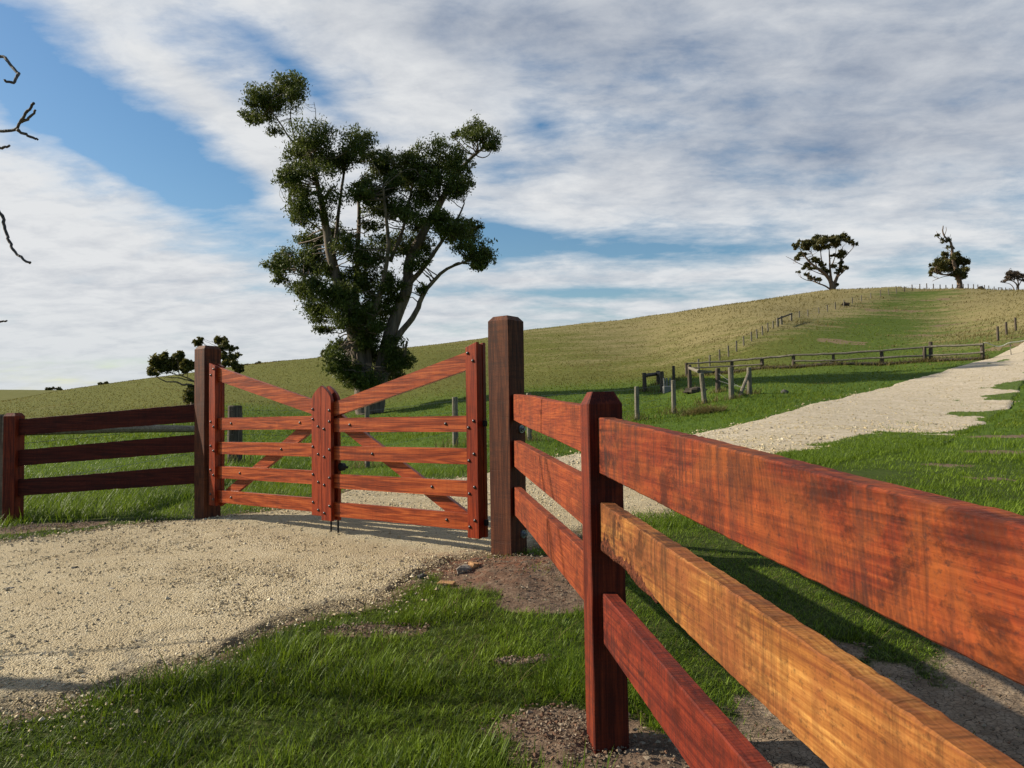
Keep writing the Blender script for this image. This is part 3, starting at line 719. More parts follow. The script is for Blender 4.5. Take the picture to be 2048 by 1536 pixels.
# ------------------------------------------------------------------ timber helpers
def post(name, c, zt, zb, s, mat, parent, rotz, bev=.03, bh=.04, base=(0, 0, 0)):
    """square post with a chamfered top; c = (x, y) centre; axes follow rotz"""
    h = s/2; e = .004; mb = MB(); sub = 14; V = []; ring = []
    prof = [(-h+e, -h), (h-e, -h), (h, -h+e), (h, h-e), (h-e, h), (-h+e, h), (-h, h-e), (-h, -h+e)]
    zs = [zb+(zt-bh-zb)*i/sub for i in range(sub+1)]
    for i, zz in enumerate(zs):
        j = .0012
        for p in prof: V.append((p[0]+random.uniform(-j, j), p[1]+random.uniform(-j, j), zz))
    for p in prof: V.append((p[0]*(h-bev)/h, p[1]*(h-bev)/h, zt))
    Fs = []
    for i in range(sub+1):
        for q in range(8): Fs.append([i*8+q, i*8+(q+1) % 8, (i+1)*8+(q+1) % 8, (i+1)*8+q])
    Fs.append([(sub+1)*8+q for q in range(8)])
    mb.add(V, Fs)
    return mb.build(name, mat, parent, (c[0]-base[0], c[1]-base[1], -base[2]), rotz)

def rail(name, a, b, za, zb, th, mat, parent, base=(0, 0, 0), rough=.002, n=70, waney=None, seed=0):
    """plank from a to b (plan points), za/zb = (top, bottom) at either end"""
    a, b = np.array(a, float), np.array(b, float); L = np.linalg.norm(b-a); rz = math.atan2(b[1]-a[1], b[0]-a[0])
    prof = []     # (y, s) s: 0 bottom .. 1 top
    e = .0035
    hz = .5*(za[0]-za[1]+zb[0]-zb[1])
    ev = e/hz
    m = 6
    ring = [(-th/2, ev+(1-2*ev)*i/m) for i in range(m+1)] + [(-th/2+e, 1), (0, 1), (th/2-e, 1)] + [(th/2, 1-ev-(1-2*ev)*i/m) for i in range(m+1)] + [(th/2-e, 0), (0, 0), (-th/2+e, 0)]
    kq = len(ring); V = []; xs = np.linspace(0, L, n)
    rs = np.random.default_rng(100+seed)
    bow = (vnoise(xs, xs*0, .9, seed)-.5)*.008
    for i, x in enumerate(xs):
        t = x/L; top, bot = za[0]+(zb[0]-za[0])*t, za[1]+(zb[1]-za[1])*t
        jt = rs.normal(0, rough)+bow[i]; jb = rs.normal(0, rough)-bow[i]*.5
        if waney is not None: jb += waney(x)
        for (yy, s) in ring:
            V.append((x, yy+rs.normal(0, rough*.35)+bow[i]*.5, bot+jb+(top+jt-bot-jb)*s))
    Fs = []
    for i in range(n-1):
        for j in range(kq): Fs.append([i*kq+j, (i+1)*kq+j, (i+1)*kq+(j+1) % kq, i*kq+(j+1) % kq])
    Fs.append(list(range(kq))); Fs.append([(n-1)*kq+j for j in range(kq)][::-1])
    mb = MB(); mb.add(V, Fs)
    return mb.build(name, mat, parent, (a[0]-base[0], a[1]-base[1], -base[2]), rz)

# ------------------------------------------------------------------ right hand fence (foreground)
N, G = np.array([.32, 2.72]), np.array([-.04, 5.5])
G2 = np.array([.018, 5.5])
B0 = N+np.array([.369, -2.88]); fd = (N-B0)/np.linalg.norm(N-B0); fd2 = (G2-N)/np.linalg.norm(G2-N)
fa = math.atan2(fd[1], fd[0])
base = np.array([N[0], N[1], H1(*N)])
fence = empty('post_and_rail_fence', base)
tag(fence, 'red stained post and rail fence in the right foreground with one raw ochre rail', 'fence')
post('post', N, .085, base[2]-.3, .125, M['post_red'], fence, fa, .022, .045, base)
post('post', B0, -.07, H1(*B0)-.3, .125, M['post_red'], fence, fa, .022, .045, base)
def lz(z0, y0, sl): return lambda y: z0+(y-y0)*sl
def near_rail(nm, top, bot, st, sb, mat, seed, waney=None, lab=None):
    a, b = N-fd*.03, B0+fd*.03
    za = (top+(a[1]-2.66)*st, bot+(a[1]-2.66)*sb); zb = (top+(b[1]-2.66)*st, bot+(b[1]-2.66)*sb)
    o = rail(nm, a, b, za, zb, .05, mat, fence, base, .0012 if seed == 2 else .0006, 130, waney, seed)
    if lab: o['label'] = lab
near_rail('rail', -.003, -.205, .064, .05, M['rail_red'], 1, None, 'wide red orange top rail with dark vertical stains')
def wan(x): return .022*max(0, 1-abs(x-.25)/.3) + .012*max(0, 1-abs(x-.62)/.25) + .006*math.sin(x*23)*max(0, 1-abs(x-.4)/.5)
near_rail('rail', -.304, -.48, .057, .056, M['rail_raw'], 2, wan, 'raw ochre yellow middle rail with dark stains')
ra_ = [o for o in bpy.data.objects if o.get('label', '').startswith('raw ochre')][0]
mb = MB(); V = []; Fs = []; nx_, nz_ = 60, 7; rb_ = np.random.default_rng(8)
for i in range(nx_):
    x_ = .035+.62*i/(nx_-1); t_ = (x_-.03)/2.85; bot_ = -.48-.0*x_+(-.056*x_)+wan(x_)
    top_ = bot_+(.012+.05*math.exp(-((x_-.1)/.09)**2)+.035*math.exp(-((x_-.42)/.12)**2))*(.7+.6*rb_.random())*min(1, (.66-x_)/.1)
    for j in range(nz_):
        f_ = j/(nz_-1); V.append((x_, -.0252-.005*math.sin(PI*f_)*rb_.uniform(.4, 1.2)-(.0 if j else -.004), bot_-.004+(top_-bot_+.004)*f_))
for i in range(nx_-1):
    for j in range(nz_-1): Fs.append([i*nz_+j, (i+1)*nz_+j, (i+1)*nz_+j+1, i*nz_+j+1])
mb.add(V, Fs); mb.build('bark_edge', M['bark_red'], ra_)
near_rail('rail', -.62, -.795, .058, .058, M['rail_low'], 3, None, 'deep red bottom rail')
def far_rail(z0, z1, mat, seed):
    a, b = N+fd2*.03, G2-fd2*.05
    rail('rail', a, b, z0, z1, .05, mat, fence, base, .0006, 90, None, seed)
far_rail((.03, -.155), (.168, -.024), M['rail_far'], 4)
far_rail((-.25, -.437), (-.165, -.357), M['rail_far'], 5)
far_rail((-.535, -.73), (-.502, -.70), M['rail_far'], 6)

# ------------------------------------------------------------------ gate posts and gates
gdir = np.array([-.799, .602]); ga = math.atan2(-gdir[1], -gdir[0])      # local +x points to the right along the gate
def gatepost(c, top, label, s=.19):
    b = np.array([c[0], c[1], H1(*c)]); e = empty('gate_post', b)
    tag(e, label, 'gate post', 'gate posts')
    post('shaft', c, top, b[2]-.4, s, M['post_big'], e, ga, .028, .035, b)
    return e, b
gp, gb = gatepost(G, .735, 'tall square brown gate post on the right, where the foreground fence rails end')
LG = np.array(at(415, 1000, 7.85)[:2])
lp, lb = gatepost(LG, .79, 'tall square brown gate post on the left, in front of the small shrub')
def gudgeon(px, py, Y, e, b):
    c = at(px, py, Y); mb = MB()
    sd = np.array([.602, .799, 0]); ax = np.array([.799, -.602, 0])
    mb.tube([c-ax*.05, c+ax*.028], [.011, .011], 10); o = mb.build('hinge_bolt', M['steel'], e, tuple(-b))
    mb = MB(); mb.tube([c+ax*.0, c+ax*.012], [.021, .021], 6); mb.build('nut', M['steel'], o)
    mb = MB(); mb.tube([c-ax*.012, c+ax*.0], [.03, .03], 14); mb.build('washer', M['steel'], o); return o
gudgeon(1044, 858, 5.47, gp, gb); gudgeon(1048, 1068, 5.47, gp, gb)

def bolt_mesh():
    mb = MB(); R_, k_ = .0125, 12; V = []; Fs = []
    for i, (rr, yy) in enumerate([(1, 0), (1, -.2), (.85, -.5), (.5, -.75), (.15, -.85)]):
        for j in range(k_): V.append((R_*rr*math.cos(2*PI*j/k_), R_*yy, R_*rr*math.sin(2*PI*j/k_)))
    for i in range(4):
        for j in range(k_): Fs.append([i*k_+j, i*k_+(j+1) % k_, (i+1)*k_+(j+1) % k_, (i+1)*k_+j])
    Fs.append([4*k_+j for j in range(k_)]); mb.add(V, Fs)
    o = mb.build('bolt', M['bolt'], None, None, 0, True); me = o.data; bpy.data.objects.remove(o); return me
BOLT = bolt_mesh()
def bolt(parent, x, y, z):
    o = bpy.data.objects.new('bolt', BOLT); COL.objects.link(o); o.parent = parent; o.location = (x, y, z)

SEAM = np.array([-.27, 5.62])+gdir*1.735
def plank(parent, nm, x0, x1, zt, zb, y0, y1, mat, n=2):
    """board between x0 and x1 with top/bottom z at each end (zt, zb tuples)"""
    mb = MB(); mb.prism([(x0, zb[0]), (x1, zb[1]), (x1, zt[1]), (x0, zt[0])], y0, y1, .003)
    return mb.build(nm, mat, parent)
def gate(side, label, hz, rz0, pitch, stile_top, top_h, top_m, bot):
    """side=+1: hinge on the right (+x), -1: hinge on the left. local x = 0 at the seam; front is -y."""
    L = 1.735 if side > 0 else 1.725
    e = empty('gate_leaf', (SEAM[0], SEAM[1], 0), ga); tag(e, label, 'gate', 'gate leaves')
    S = side; g = .006
    def X(x): return S*x
    def pl(nm, xa, xb, ta, tb, ba, bb, y0, y1, mat):
        if S > 0: return plank(e, nm, xa, xb, (ta, tb), (ba, bb), y0, y1, mat)
        return plank(e, nm, -xb, -xa, (tb, ta), (bb, ba), y0, y1, mat)
    # uprights: pairs of boards in front of and behind the rails
    for y0, y1 in ((-.055, -.021), (.021, .055)):
        hw = .105
        pl('hinge_stile', L-hw/2, L+hw/2, stile_top-.035, stile_top, bot-.02, bot-.02, y0, y1, M['gate_v'])
        g = .0015; w = .132; prof = [(g, bot-.01), (w, bot-.01), (w, .165)]
        for k_ in range(1, 9):
            t = k_/8; prof.append((w*(1-t**2.1)+g*t**2.1, .165+.137*t))
        if S < 0: prof = [(-p, z) for p, z in prof][::-1]
        mb = MB(); mb.prism(prof, y0, y1, .004); mb.build('meeting_stile', M['gate_v'], e)
    pl('hinge_stile', L-.046, L+.048, stile_top-.045, stile_top-.012, bot-.016, bot-.016, -.0208, .0208, M['gate_v'])
    pl('meeting_stile', .008, .097, .19, .17, bot-.006, bot-.006, -.0208, .0208, M['gate_v'])
    for i in range(4):
        zt = rz0-pitch*i
        pl('rail', .098, L-.047, zt, zt, zt-.122, zt-.122, -.0205, .0205, M['gate'])
        xs = {0: (.34, L-.29), 1: (.62,), 2: (L-.44,), 3: (L-.29,)}[i]
        for x_ in xs: bolt(e, X(x_), -.0205, zt-.06)
        for x_, dz in ((.112, -.03), (.04, -.095)): bolt(e, X(x_), -.055, zt+dz)
        for x_, dz in ((L-.03, -.09), (L+.02, -.04)): bolt(e, X(x_), -.055, zt+dz)
    pl('top_rail', .098, L-.047, top_m[0], top_h[0], top_m[1], top_h[1], -.0205, .0205, M['gate'])
    bolt(e, X(.112), -.055, top_m[1]+.06); bolt(e, X(L-.03), -.055, top_h[0]-.02); bolt(e, X(L+.02), -.055, top_h[0]-.08)
    pl('brace', .16, L-.02, top_m[1]+.03, rz0-pitch*3-.05, top_m[1]-.10, rz0-pitch*3-.19+.02, .0215, .056, M['gate'])
    mb = MB(); xx = X(.075 if S > 0 else .02)
    mb.tube([(xx, .068, -.55), (xx, .068, H1(*SEAM)+.0)], [.008, .008], 8); mb.build('drop_bolt', M['iron'], e)
    for hzz in (rz0-.06, rz0-pitch*3-.06):
        mb = MB(); mb.box((X(L+.066), .02, hzz), (.026, .03, .045), .004); mb.build('hinge', M['iron'], e)
    if S > 0:
        mb = MB(); mb.tube([(.06, .07, -.42), (.2, .07, -.42)], [.011, .011], 8); la_ = mb.build('latch', M['iron'], e)
        mb = MB(); mb.tube([(.165, .015, -.415), (.165, .022, -.415), (.165, .06, -.415)], [.028, .036, .034], 16); mb.build('knob', M['iron'], la_)
    return e
gate(+1, 'right gate leaf of oiled red timber, rising to the gate post beside the foreground fence', 0, .013, .2445, .56, (.50, .365), (.145, .02), -.872)
gate(-1, 'left gate leaf of oiled red timber, beside the gate post in front of the shrub', 0, .036, .245, .60, (.555, .415), (.165, .035), -.835)

# ------------------------------------------------------------------ left fence
LP = np.array(at(27, 950, 8.05)[:2]); lfb = np.array([LP[0], LP[1], H1(*LP)])
lf = empty('post_and_rail_fence', lfb); tag(lf, 'shaded dark red post and rail fence left of the gate', 'fence')
la = math.atan2(LG[1]-LP[1], LG[0]-LP[0])
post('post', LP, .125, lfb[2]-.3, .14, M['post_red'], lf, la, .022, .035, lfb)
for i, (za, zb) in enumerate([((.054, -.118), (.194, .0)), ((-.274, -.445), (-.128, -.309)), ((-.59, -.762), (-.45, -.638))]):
    rail('rail', LP+(LG-LP)*.012, LG-(LG-LP)*.02, za, zb, .05, M['rail_shaded'], lf, lfb, .0014, 50, None, 20+i)

# ------------------------------------------------------------------ round old posts, wire fences, rail fence
def round_post(nm, q, rad_, mat, parent, base, lean=0.0):
    px, yt, yb, Y = q[:4]; b = at(px, yb, Y); t_ = at(px, yt, Y); x0, y0 = b[0], b[1]; z0 = H1(x0, y0); h = max(t_[2]-z0, .5)
    mb = MB(); pts = [(x0+lean*h*(s-.5)*0+lean*h*s, y0, z0-.2+(h+.2)*s) for s in (0, .25, .5, .75, .985, 1)]
    mb.tube(pts, [rad_*1.05, rad_, rad_*1.0, rad_*.97, rad_*.96, rad_*.86], 10, True, .08)
    return mb.build(nm, mat, parent, tuple(-base)), np.array([x0+lean*h, y0, z0+h]), np.array([x0, y0, z0])
def wires(pairs, parent, base, heights, r=.0022):
    for f in heights:
        mb = MB(); mb.tube([b+(t_-b)*f for t_, b in pairs], [r]*len(pairs), 4, False); mb.build('wire', M['wire'], parent, tuple(-base))
# paddock fence behind the gate, running on to the old yard
ref = at(PADP[0][0], PADP[0][2], PADP[0][3]); bp = np.array([ref[0], ref[1], H1(ref[0], ref[1])])
pf = empty('wire_fence', bp); tag(pf, 'grey timber post and wire fence behind the gate at the foot of the big tree', 'fence', 'farm fences')
prs = []
GREY = (2, 829, 1043, 8.35)
_, t0, b0 = round_post('post', GREY, .085, M['old_v'], pf, bp); prs.append((t0, b0))
for q in PADP:
    _, t_, b_ = round_post('post', q, q[4] if q[4] > .1 else q[4], M['old_dark'] if q[4] > .1 else M['old_v'], pf, bp); prs.append((t_, b_))
for q in YARD[:2]:
    _, t_, b_ = round_post('post', q, .085, M['old_v'], pf, bp); prs.append((t_, b_))
wires(prs, pf, bp, (.92, .7, .5, .3), .003)
mb = MB(); s0, s1 = b0+(t0-b0)*.84, prs[1][1]+(prs[1][0]-prs[1][1])*.62
mb.tube([s0, s0+(s1-s0)*.35+np.array([0, 0, .01]), s0+(s1-s0)*.7+np.array([0, 0, -.015]), s1], [.06, .064, .062, .058], 9, True, .1); mb.build('old_rail', M['old_h'], pf, tuple(-bp))
# old yard strainers
ref = at(YARD[3][0], YARD[3][2], YARD[3][3]); by_ = np.array([ref[0], ref[1], H1(ref[0], ref[1])])
yf = empty('yard_fence', by_); tag(yf, 'old yard fence of leaning grey posts with a diagonal brace and sagging wires', 'fence', 'farm fences')
tops = []
for i, q in enumerate(YARD[2:]):
    lean = -.1 if i == 0 else random.uniform(-.03, .03)
    o, t_, b_ = round_post('post', q, [.1, .105, .1, .11, .1, .08][i], M['old_v'] if i < 3 else M['old_dark'], yf, by_, lean); tops.append((t_, b_))
mb = MB(); t_, b_ = tops[2]; foot = at(*zr(605, 945, 1240, 420, 2.535), 30.6); foot[2] = H1(foot[0], foot[1])-.05
mb.tube([foot, b_+(t_-b_)*.84], [.075, .065], 8); mb.build('brace', M['old_h'], yf, tuple(-by_))
for A_, B_ in ((tops[3][1]+(tops[3][0]-tops[3][1])*.8, tops[2][1]+np.array([0, 0, .1])), (tops[3][1]+(tops[3][0]-tops[3][1])*.5, tops[2][1]+np.array([0, 0, .25]))):
    mb = MB(); mb.tube([A_, (A_+B_)/2+np.array([0, 0, -.06]), B_], [.006]*3, 4, False); mb.build('wire', M['wire'], yf, tuple(-by_))
mb = MB(); mb.tube([tops[4][0]*.3+tops[4][1]*.7+np.array([0,0,.75]), tops[0][0]+np.array([-.1, 0, .06]), tops[0][0]+np.array([.5, .3, .05])], [.06, .07, .05], 8, True, .2); mb.build('top_rail', M['old_h'], yf, tuple(-by_))
# H-shaped frame
ref = at(HFRAME[0][0], HFRAME[0][2], HFRAME[0][3]); bh_ = np.array([ref[0], ref[1], H1(ref[0], ref[1])])
hf = empty('strainer_frame', bh_); tag(hf, 'H-shaped dark timber strainer frame standing left of the old yard', 'fence frame')
ts = []
for q in HFRAME:
    o, t_, b_ = round_post('post', q, .11, M['old_dark'], hf, bh_); ts.append((t_, b_))
mb = MB(); mb.tube([ts[0][1]+(ts[0][0]-ts[0][1])*.84, ts[1][1]+(ts[1][0]-ts[1][1])*.78], [.1, .1], 8, True, .1); mb.build('cross_rail', M['old_dark'], hf, tuple(-bh_))
mb = MB(); mb.tube([ts[1][1]+(ts[1][0]-ts[1][1])*.8, ts[2][1]+(ts[2][0]-ts[2][1])*.84], [.09, .09], 8, True, .1); mb.build('cross_rail', M['old_dark'], hf, tuple(-bh_))
# hillside wire fence
ref = at(HILLP[0][0], HILLP[0][2], HILLP[0][3]); bq = np.array([ref[0], ref[1], H1(ref[0], ref[1])])
wf = empty('wire_fence', bq); tag(wf, 'long post and wire fence climbing the hill to the skyline', 'fence', 'farm fences')
prs = []
for i, q in enumerate(HILLP):
    r_ = .06 if i not in (11, 12, 13) else .12
    o, t_, b_ = round_post('post', q, r_+.0002*q[3], M['old_dark'] if i > 25 else M['old_v'], wf, bq, random.uniform(-.03, .03)); prs.append((t_, b_))
wires(prs, wf, bq, (.9, .6, .3), .004)
for a_, b_ in ((11, 13), (41, 42)):
    mb = MB(); mb.tube([prs[a_][0]-np.array([0, 0, .12]), prs[b_][0]-np.array([0, 0, .12])], [.09, .09], 6); mb.build('cross_rail', M['old_dark'], wf, tuple(-bq))
# old rail fence below the slope
ref = at(RAILP[3][0], RAILP[3][2], RAILP[3][3]); br_ = np.array([ref[0], ref[1], H1(ref[0], ref[1])])
rf = empty('rail_fence', br_); tag(rf, 'weathered grey rail fence across the foot of the grassy slope', 'fence', 'farm fences')
pr = []
for i, q in enumerate(RAILP):
    o, t_, b_ = round_post('post', q, .12 if i != 4 else .09, M['old_dark'], rf, br_, random.uniform(-.03, .03)); pr.append((t_, b_))
RA = [(345,778),(570,765),(722,752),(880,736),(1084,729),(1330,714),(1545,697),(1576,693),(1840,682)]
RB = [(345,803),(570,792),(722,782),(880,766),(1084,763),(1330,750),(1545,740),(1576,737),(1840,722)]
RC = [(400,826),(570,820),(722,805),(880,799),(1084,794),(1330,783),(1545,770),(1576,768),(1840,752)]
for row, th in ((RA, .075), (RB, .065), (RC, .09)):
    for i in range(len(row)-1):
        if i == 6: continue
        Ya, Yb = RAILP[i][3]-.12, RAILP[i+1 if i != 5 else 7][3]-.12
        nx = row[i+1] if i != 5 else row[7]
        A_, B_ = at(*zr(*row[i], 1240, 420, 2.535), Ya), at(*zr(*nx, 1240, 420, 2.535), Yb)
        if row is RC: A_[2], B_[2] = max(A_[2], H1(A_[0], A_[1])+.1), max(B_[2], H1(B_[0], B_[1])+.1)
        d_ = B_-A_
        if row is RB and i in (2,): continue
        mb = MB(); ptsr = [A_+d_*t_+np.array([0, 0, random.uniform(-.025, .025) if 0 < t_ < 1 else 0]) for t_ in (0, .25, .5, .75, 1)]
        mb.tube(ptsr, [th*random.uniform(.75, 1.05) for _ in ptsr], 7, True, .25); mb.build('rail', M['old_h'] if row is not RC else M['old_dark'], rf, tuple(-br_))
# rope barrier at the end of the rail fence
e0 = pr[-1][0]-np.array([0, 0, .08]); rb = empty('rope_gate', pr[-1][1]); tag(rb, 'pale sagging rope gate with a thin stake across the driveway at far right', 'gate')
P_ = [(1845,674),(1862,674),(1885,684),(1905,691),(1925,692),(1945,687),(1965,676),(1985,671),(2020,668),(2060,660),(2200,645)]
mb = MB(); mb.tube([at(*zr(*q, 1240, 420, 2.535), 44.8+i*.05) for i, q in enumerate(P_)], [.032]*len(P_), 6); mb.build('rope', M['rope'], rb, tuple(-pr[-1][1]))
sx = at(*zr(1985, 768, 1240, 420, 2.535), 44.6); sz = at(*zr(1977, 671, 1240, 420, 2.535), 45.2)
mb = MB(); mb.tube([(sx[0], sx[1], H1(sx[0], sx[1])), tuple(sz)], [.022, .022], 6); mb.build('stake', M['old_v'], rb, tuple(-pr[-1][1]))
# bank posts at far right
ref = at(BANKP[0][0], BANKP[0][2], BANKP[0][3]); bb_ = np.array([ref[0], ref[1], H1(ref[0], ref[1])])
bf = empty('wire_fence', bb_); tag(bf, 'three dark posts of a wire fence on the bank above the driveway at far right', 'fence', 'farm fences')
prs = [round_post('post', q, .09, M['old_dark'], bf, bb_)[1:] for q in BANKP]; wires(prs, bf, bb_, (.9, .5), .004)

# ------------------------------------------------------------------ stones and small things
def rock(name, c, s, mat, label, cat, seed, group=None, sink=.3):
    r_ = np.random.default_rng(seed); V = []; n1, n2 = 7, 12; Fs = []
    for i in range(n1+1):
        for j in range(n2):
            th, ph = PI*i/n1, 2*PI*j/n2
            d_ = np.array([math.sin(th)*math.cos(ph), math.sin(th)*math.sin(ph), math.cos(th)])
            d_ = np.sign(d_)*np.abs(d_)**.8
            w_ = 1+.22*math.sin(3*d_[0]+seed)*math.cos(4*d_[1]+2*seed)+.12*math.sin(7*d_[2]+5*d_[0]+seed)+(r_.normal(0, .03) if 0 < i < n1 else 0)
            V.append(d_*w_*np.array(s)/2)
    for i in range(n1):
        for j in range(n2): Fs.append([i*n2+j, (i+1)*n2+j, (i+1)*n2+(j+1) % n2, i*n2+(j+1) % n2])
    mb = MB(); mb.add(V, Fs); z = H1(c[0], c[1])
    o = mb.build(name, mat, None, (c[0], c[1], z+s[2]*(.5-sink)), r_.uniform(0, 6)); tag(o, label, cat, group); return o
rock('stone', at(2003, 1353, 3.2), (.1, .045, .035), M['stone_white'], 'white stone lying on the cracked mud under the right fence', 'stone', 3)
rock('stone', at(928, 1135, 5.05), (.11, .07, .055), M['stone_grey'], 'grey stone on the bare soil left of the right gate post', 'stone', 4)
rock('stone', at(947, 1133, 5.1), (.09, .05, .04), M['chip'], 'small tan stone touching the grey stone beside the right gate post', 'stone', 6)
rock('stone', at(845, 1150, 4.95), (.06, .045, .04), M['stone_dark'], 'dark stone at the edge of the bare soil left of the right gate post', 'stone', 8)
rock('stone', at(150, 1152, 5.6), (.055, .04, .04), M['stone_dark'], 'dark angular stone lying on the pale gravel at left', 'stone', 9)
rock('stone', at(292, 1160, 5.5), (.03, .025, .025), M['stone_dark'], 'tiny black stone lying on the gravel right of the dark angular one', 'stone', 10)
rock('stone', at(20, 1188, 5.1), (.06, .045, .035), M['stone_grey'], 'grey brown stone on the gravel at the left edge of the photo', 'stone', 11)
rock('stone', at(224, 1207, 4.9), (.06, .04, .03), M['stone_grey'], 'grey stone half buried in the middle of the left gravel', 'stone', 12)
c = at(893, 1170, 4.8); mb = MB(); mb.box((0, 0, 0), (.11, .05, .016), .003, Matrix.Rotation(.12, 3, 'X')); o = mb.build('timber_offcut', M['chip'], None, (c[0], c[1], H1(c[0], c[1])+.014), -.3); tag(o, 'small flat tan timber offcut on the soil near the grass edge', 'offcut')
rock('stump', at(*zr(383, 925, 1240, 420, 2.535), 36), (.95, .6, .35), M['stump'], 'low dark stump in the grass beside the old yard posts', 'stump', 14)
rock('stone', at(*zr(835, 918, 1240, 420, 2.535), 31), (.34, .26, .2), M['stone_dark'], 'dark mossy stone in the paddock right of the braced posts', 'stone', 15)
rock('stump', at(1961, 577, 141), (1.0, .8, 1.1), M['stump'], 'dark stump on the skyline between the two right hand hill trees', 'stump', 16)
c = at(*zr(243, 905, 1240, 420, 2.535), 38.5); zc = H1(c[0], c[1])
wt = empty('water_pipe_box', (c[0], c[1], zc)); tag(wt, 'pale grey pipe box standing between the H-frame and the wire fence post', 'pipe box')
mb = MB(); mb.box((0, 0, .1), (.5, .4, .4), .03); mb.build('box', M['concrete'], wt)
for dx_ in (-.17, -.05, .12):
    mb = MB(); mb.tube([(dx_, 0, .2), (dx_*1.15, 0, .72)], [.045, .045], 10); mb.build('pipe', M['concrete'], wt)
# heap of cut grass
c = at(1405, 826, 25.5); V = []; m = 500
hx, hy = rng.normal(0, .4, m), rng.normal(0, .18, m); hz_ = .14*np.exp(-(hx/.5)**2-(hy/.28)**2)*rng.random(m)
tr_ = Turf(); tr_.add(blades(np.stack([c[0]+hx, c[1]+hy, H(c[0]+hx, c[1]+hy)+hz_], 1), rng.uniform(.12, .3, m), np.full(m, .02), rng.uniform(0, 2*PI, m), rng.uniform(.9, 2.2, m), rng.uniform(-.2, .6, m), 2, np.stack([rng.random(m)*.9]*3, 1)))
o = tr_.build('cut_grass_heap', M['dry']); tag(o, 'low heap of cut straw on the green grass by the wire fence', 'grass heap')

# ------------------------------------------------------------------ trees
def leaves(centres, radii, n, size, seed, droop=.6, sub=14, lit=None, asp=2.6):
    """leaf-sized faces in sub-clusters spread through ellipsoids"""
    r_ = np.random.default_rng(seed); C = np.asarray(centres, float); R_ = np.asarray(radii, float)
    vol = (R_[:, 0]*R_[:, 2])**.9*R_[:, 3]; cnt = np.maximum((n*vol/vol.sum()).astype(int), 10)
    P, T = [], []
    for c, rr, m in zip(C, R_, cnt):
        ns = max(4, int(sub*max(1, (rr[0]*rr[2])**.5/.9)))
        d_ = r_.normal(0, 1, (ns, 3)); d_ /= np.linalg.norm(d_, axis=1)[:, None]
        d_[:, 2] = np.where(d_[:, 2] < -.4, d_[:, 2]*.5, d_[:, 2])
        sc = c+d_*rr[:3]*(r_.random(ns)**.45)[:, None]*1.03
        sr_ = rr[:3].mean()*r_.uniform(.14, .42, ns)
        w_ = sr_**1.5; idx = r_.choice(ns, m, p=w_/w_.sum())
        g_ = r_.normal(0, 1, (m, 3))*np.array([.68, .68, .55])
        P.append(sc[idx]+g_*sr_[idx][:, None])
        T.append(np.clip(.35+.5*(r_.random(ns)[idx]-.4)+r_.normal(0, .18, m), 0, 1))
    P, T = np.concatenate(P), np.concatenate(T); n = len(P)
    ax = r_.normal(0, 1, (n, 3)); ax[:, 2] -= droop*1.4; ax /= np.linalg.norm(ax, axis=1)[:, None]
    b = np.cross(ax, r_.normal(0, 1, (n, 3))); b /= np.linalg.norm(b, axis=1)[:, None]
    s_ = size*np.exp(r_.normal(0, .25, n))[:, None]
    V = np.stack([P-ax*s_*.5, P+b*s_/asp*.5, P+ax*s_*.5, P-b*s_/asp*.5], 1).reshape(-1, 3)
    Fq = (np.arange(4)[None]+4*np.arange(n)[:, None])
    return V, Fq, np.repeat(np.stack([T]*3, 1), 4, 0)

def wobble(pts, amt, seed, per=4):
    """subdivide a polyline and add small bends"""
    r_ = np.random.default_rng(seed); p = np.array(pts, float)
    for _ in range(2): # Chaikin keeping the ends
        q_ = [p[0]]
        for a, b in zip(p[:-1], p[1:]): q_ += [a*.75+b*.25, a*.25+b*.75]
        q_.append(p[-1]); p = np.array(q_)
    p[1:-1] += r_.normal(0, amt, p[1:-1].shape)
    return p

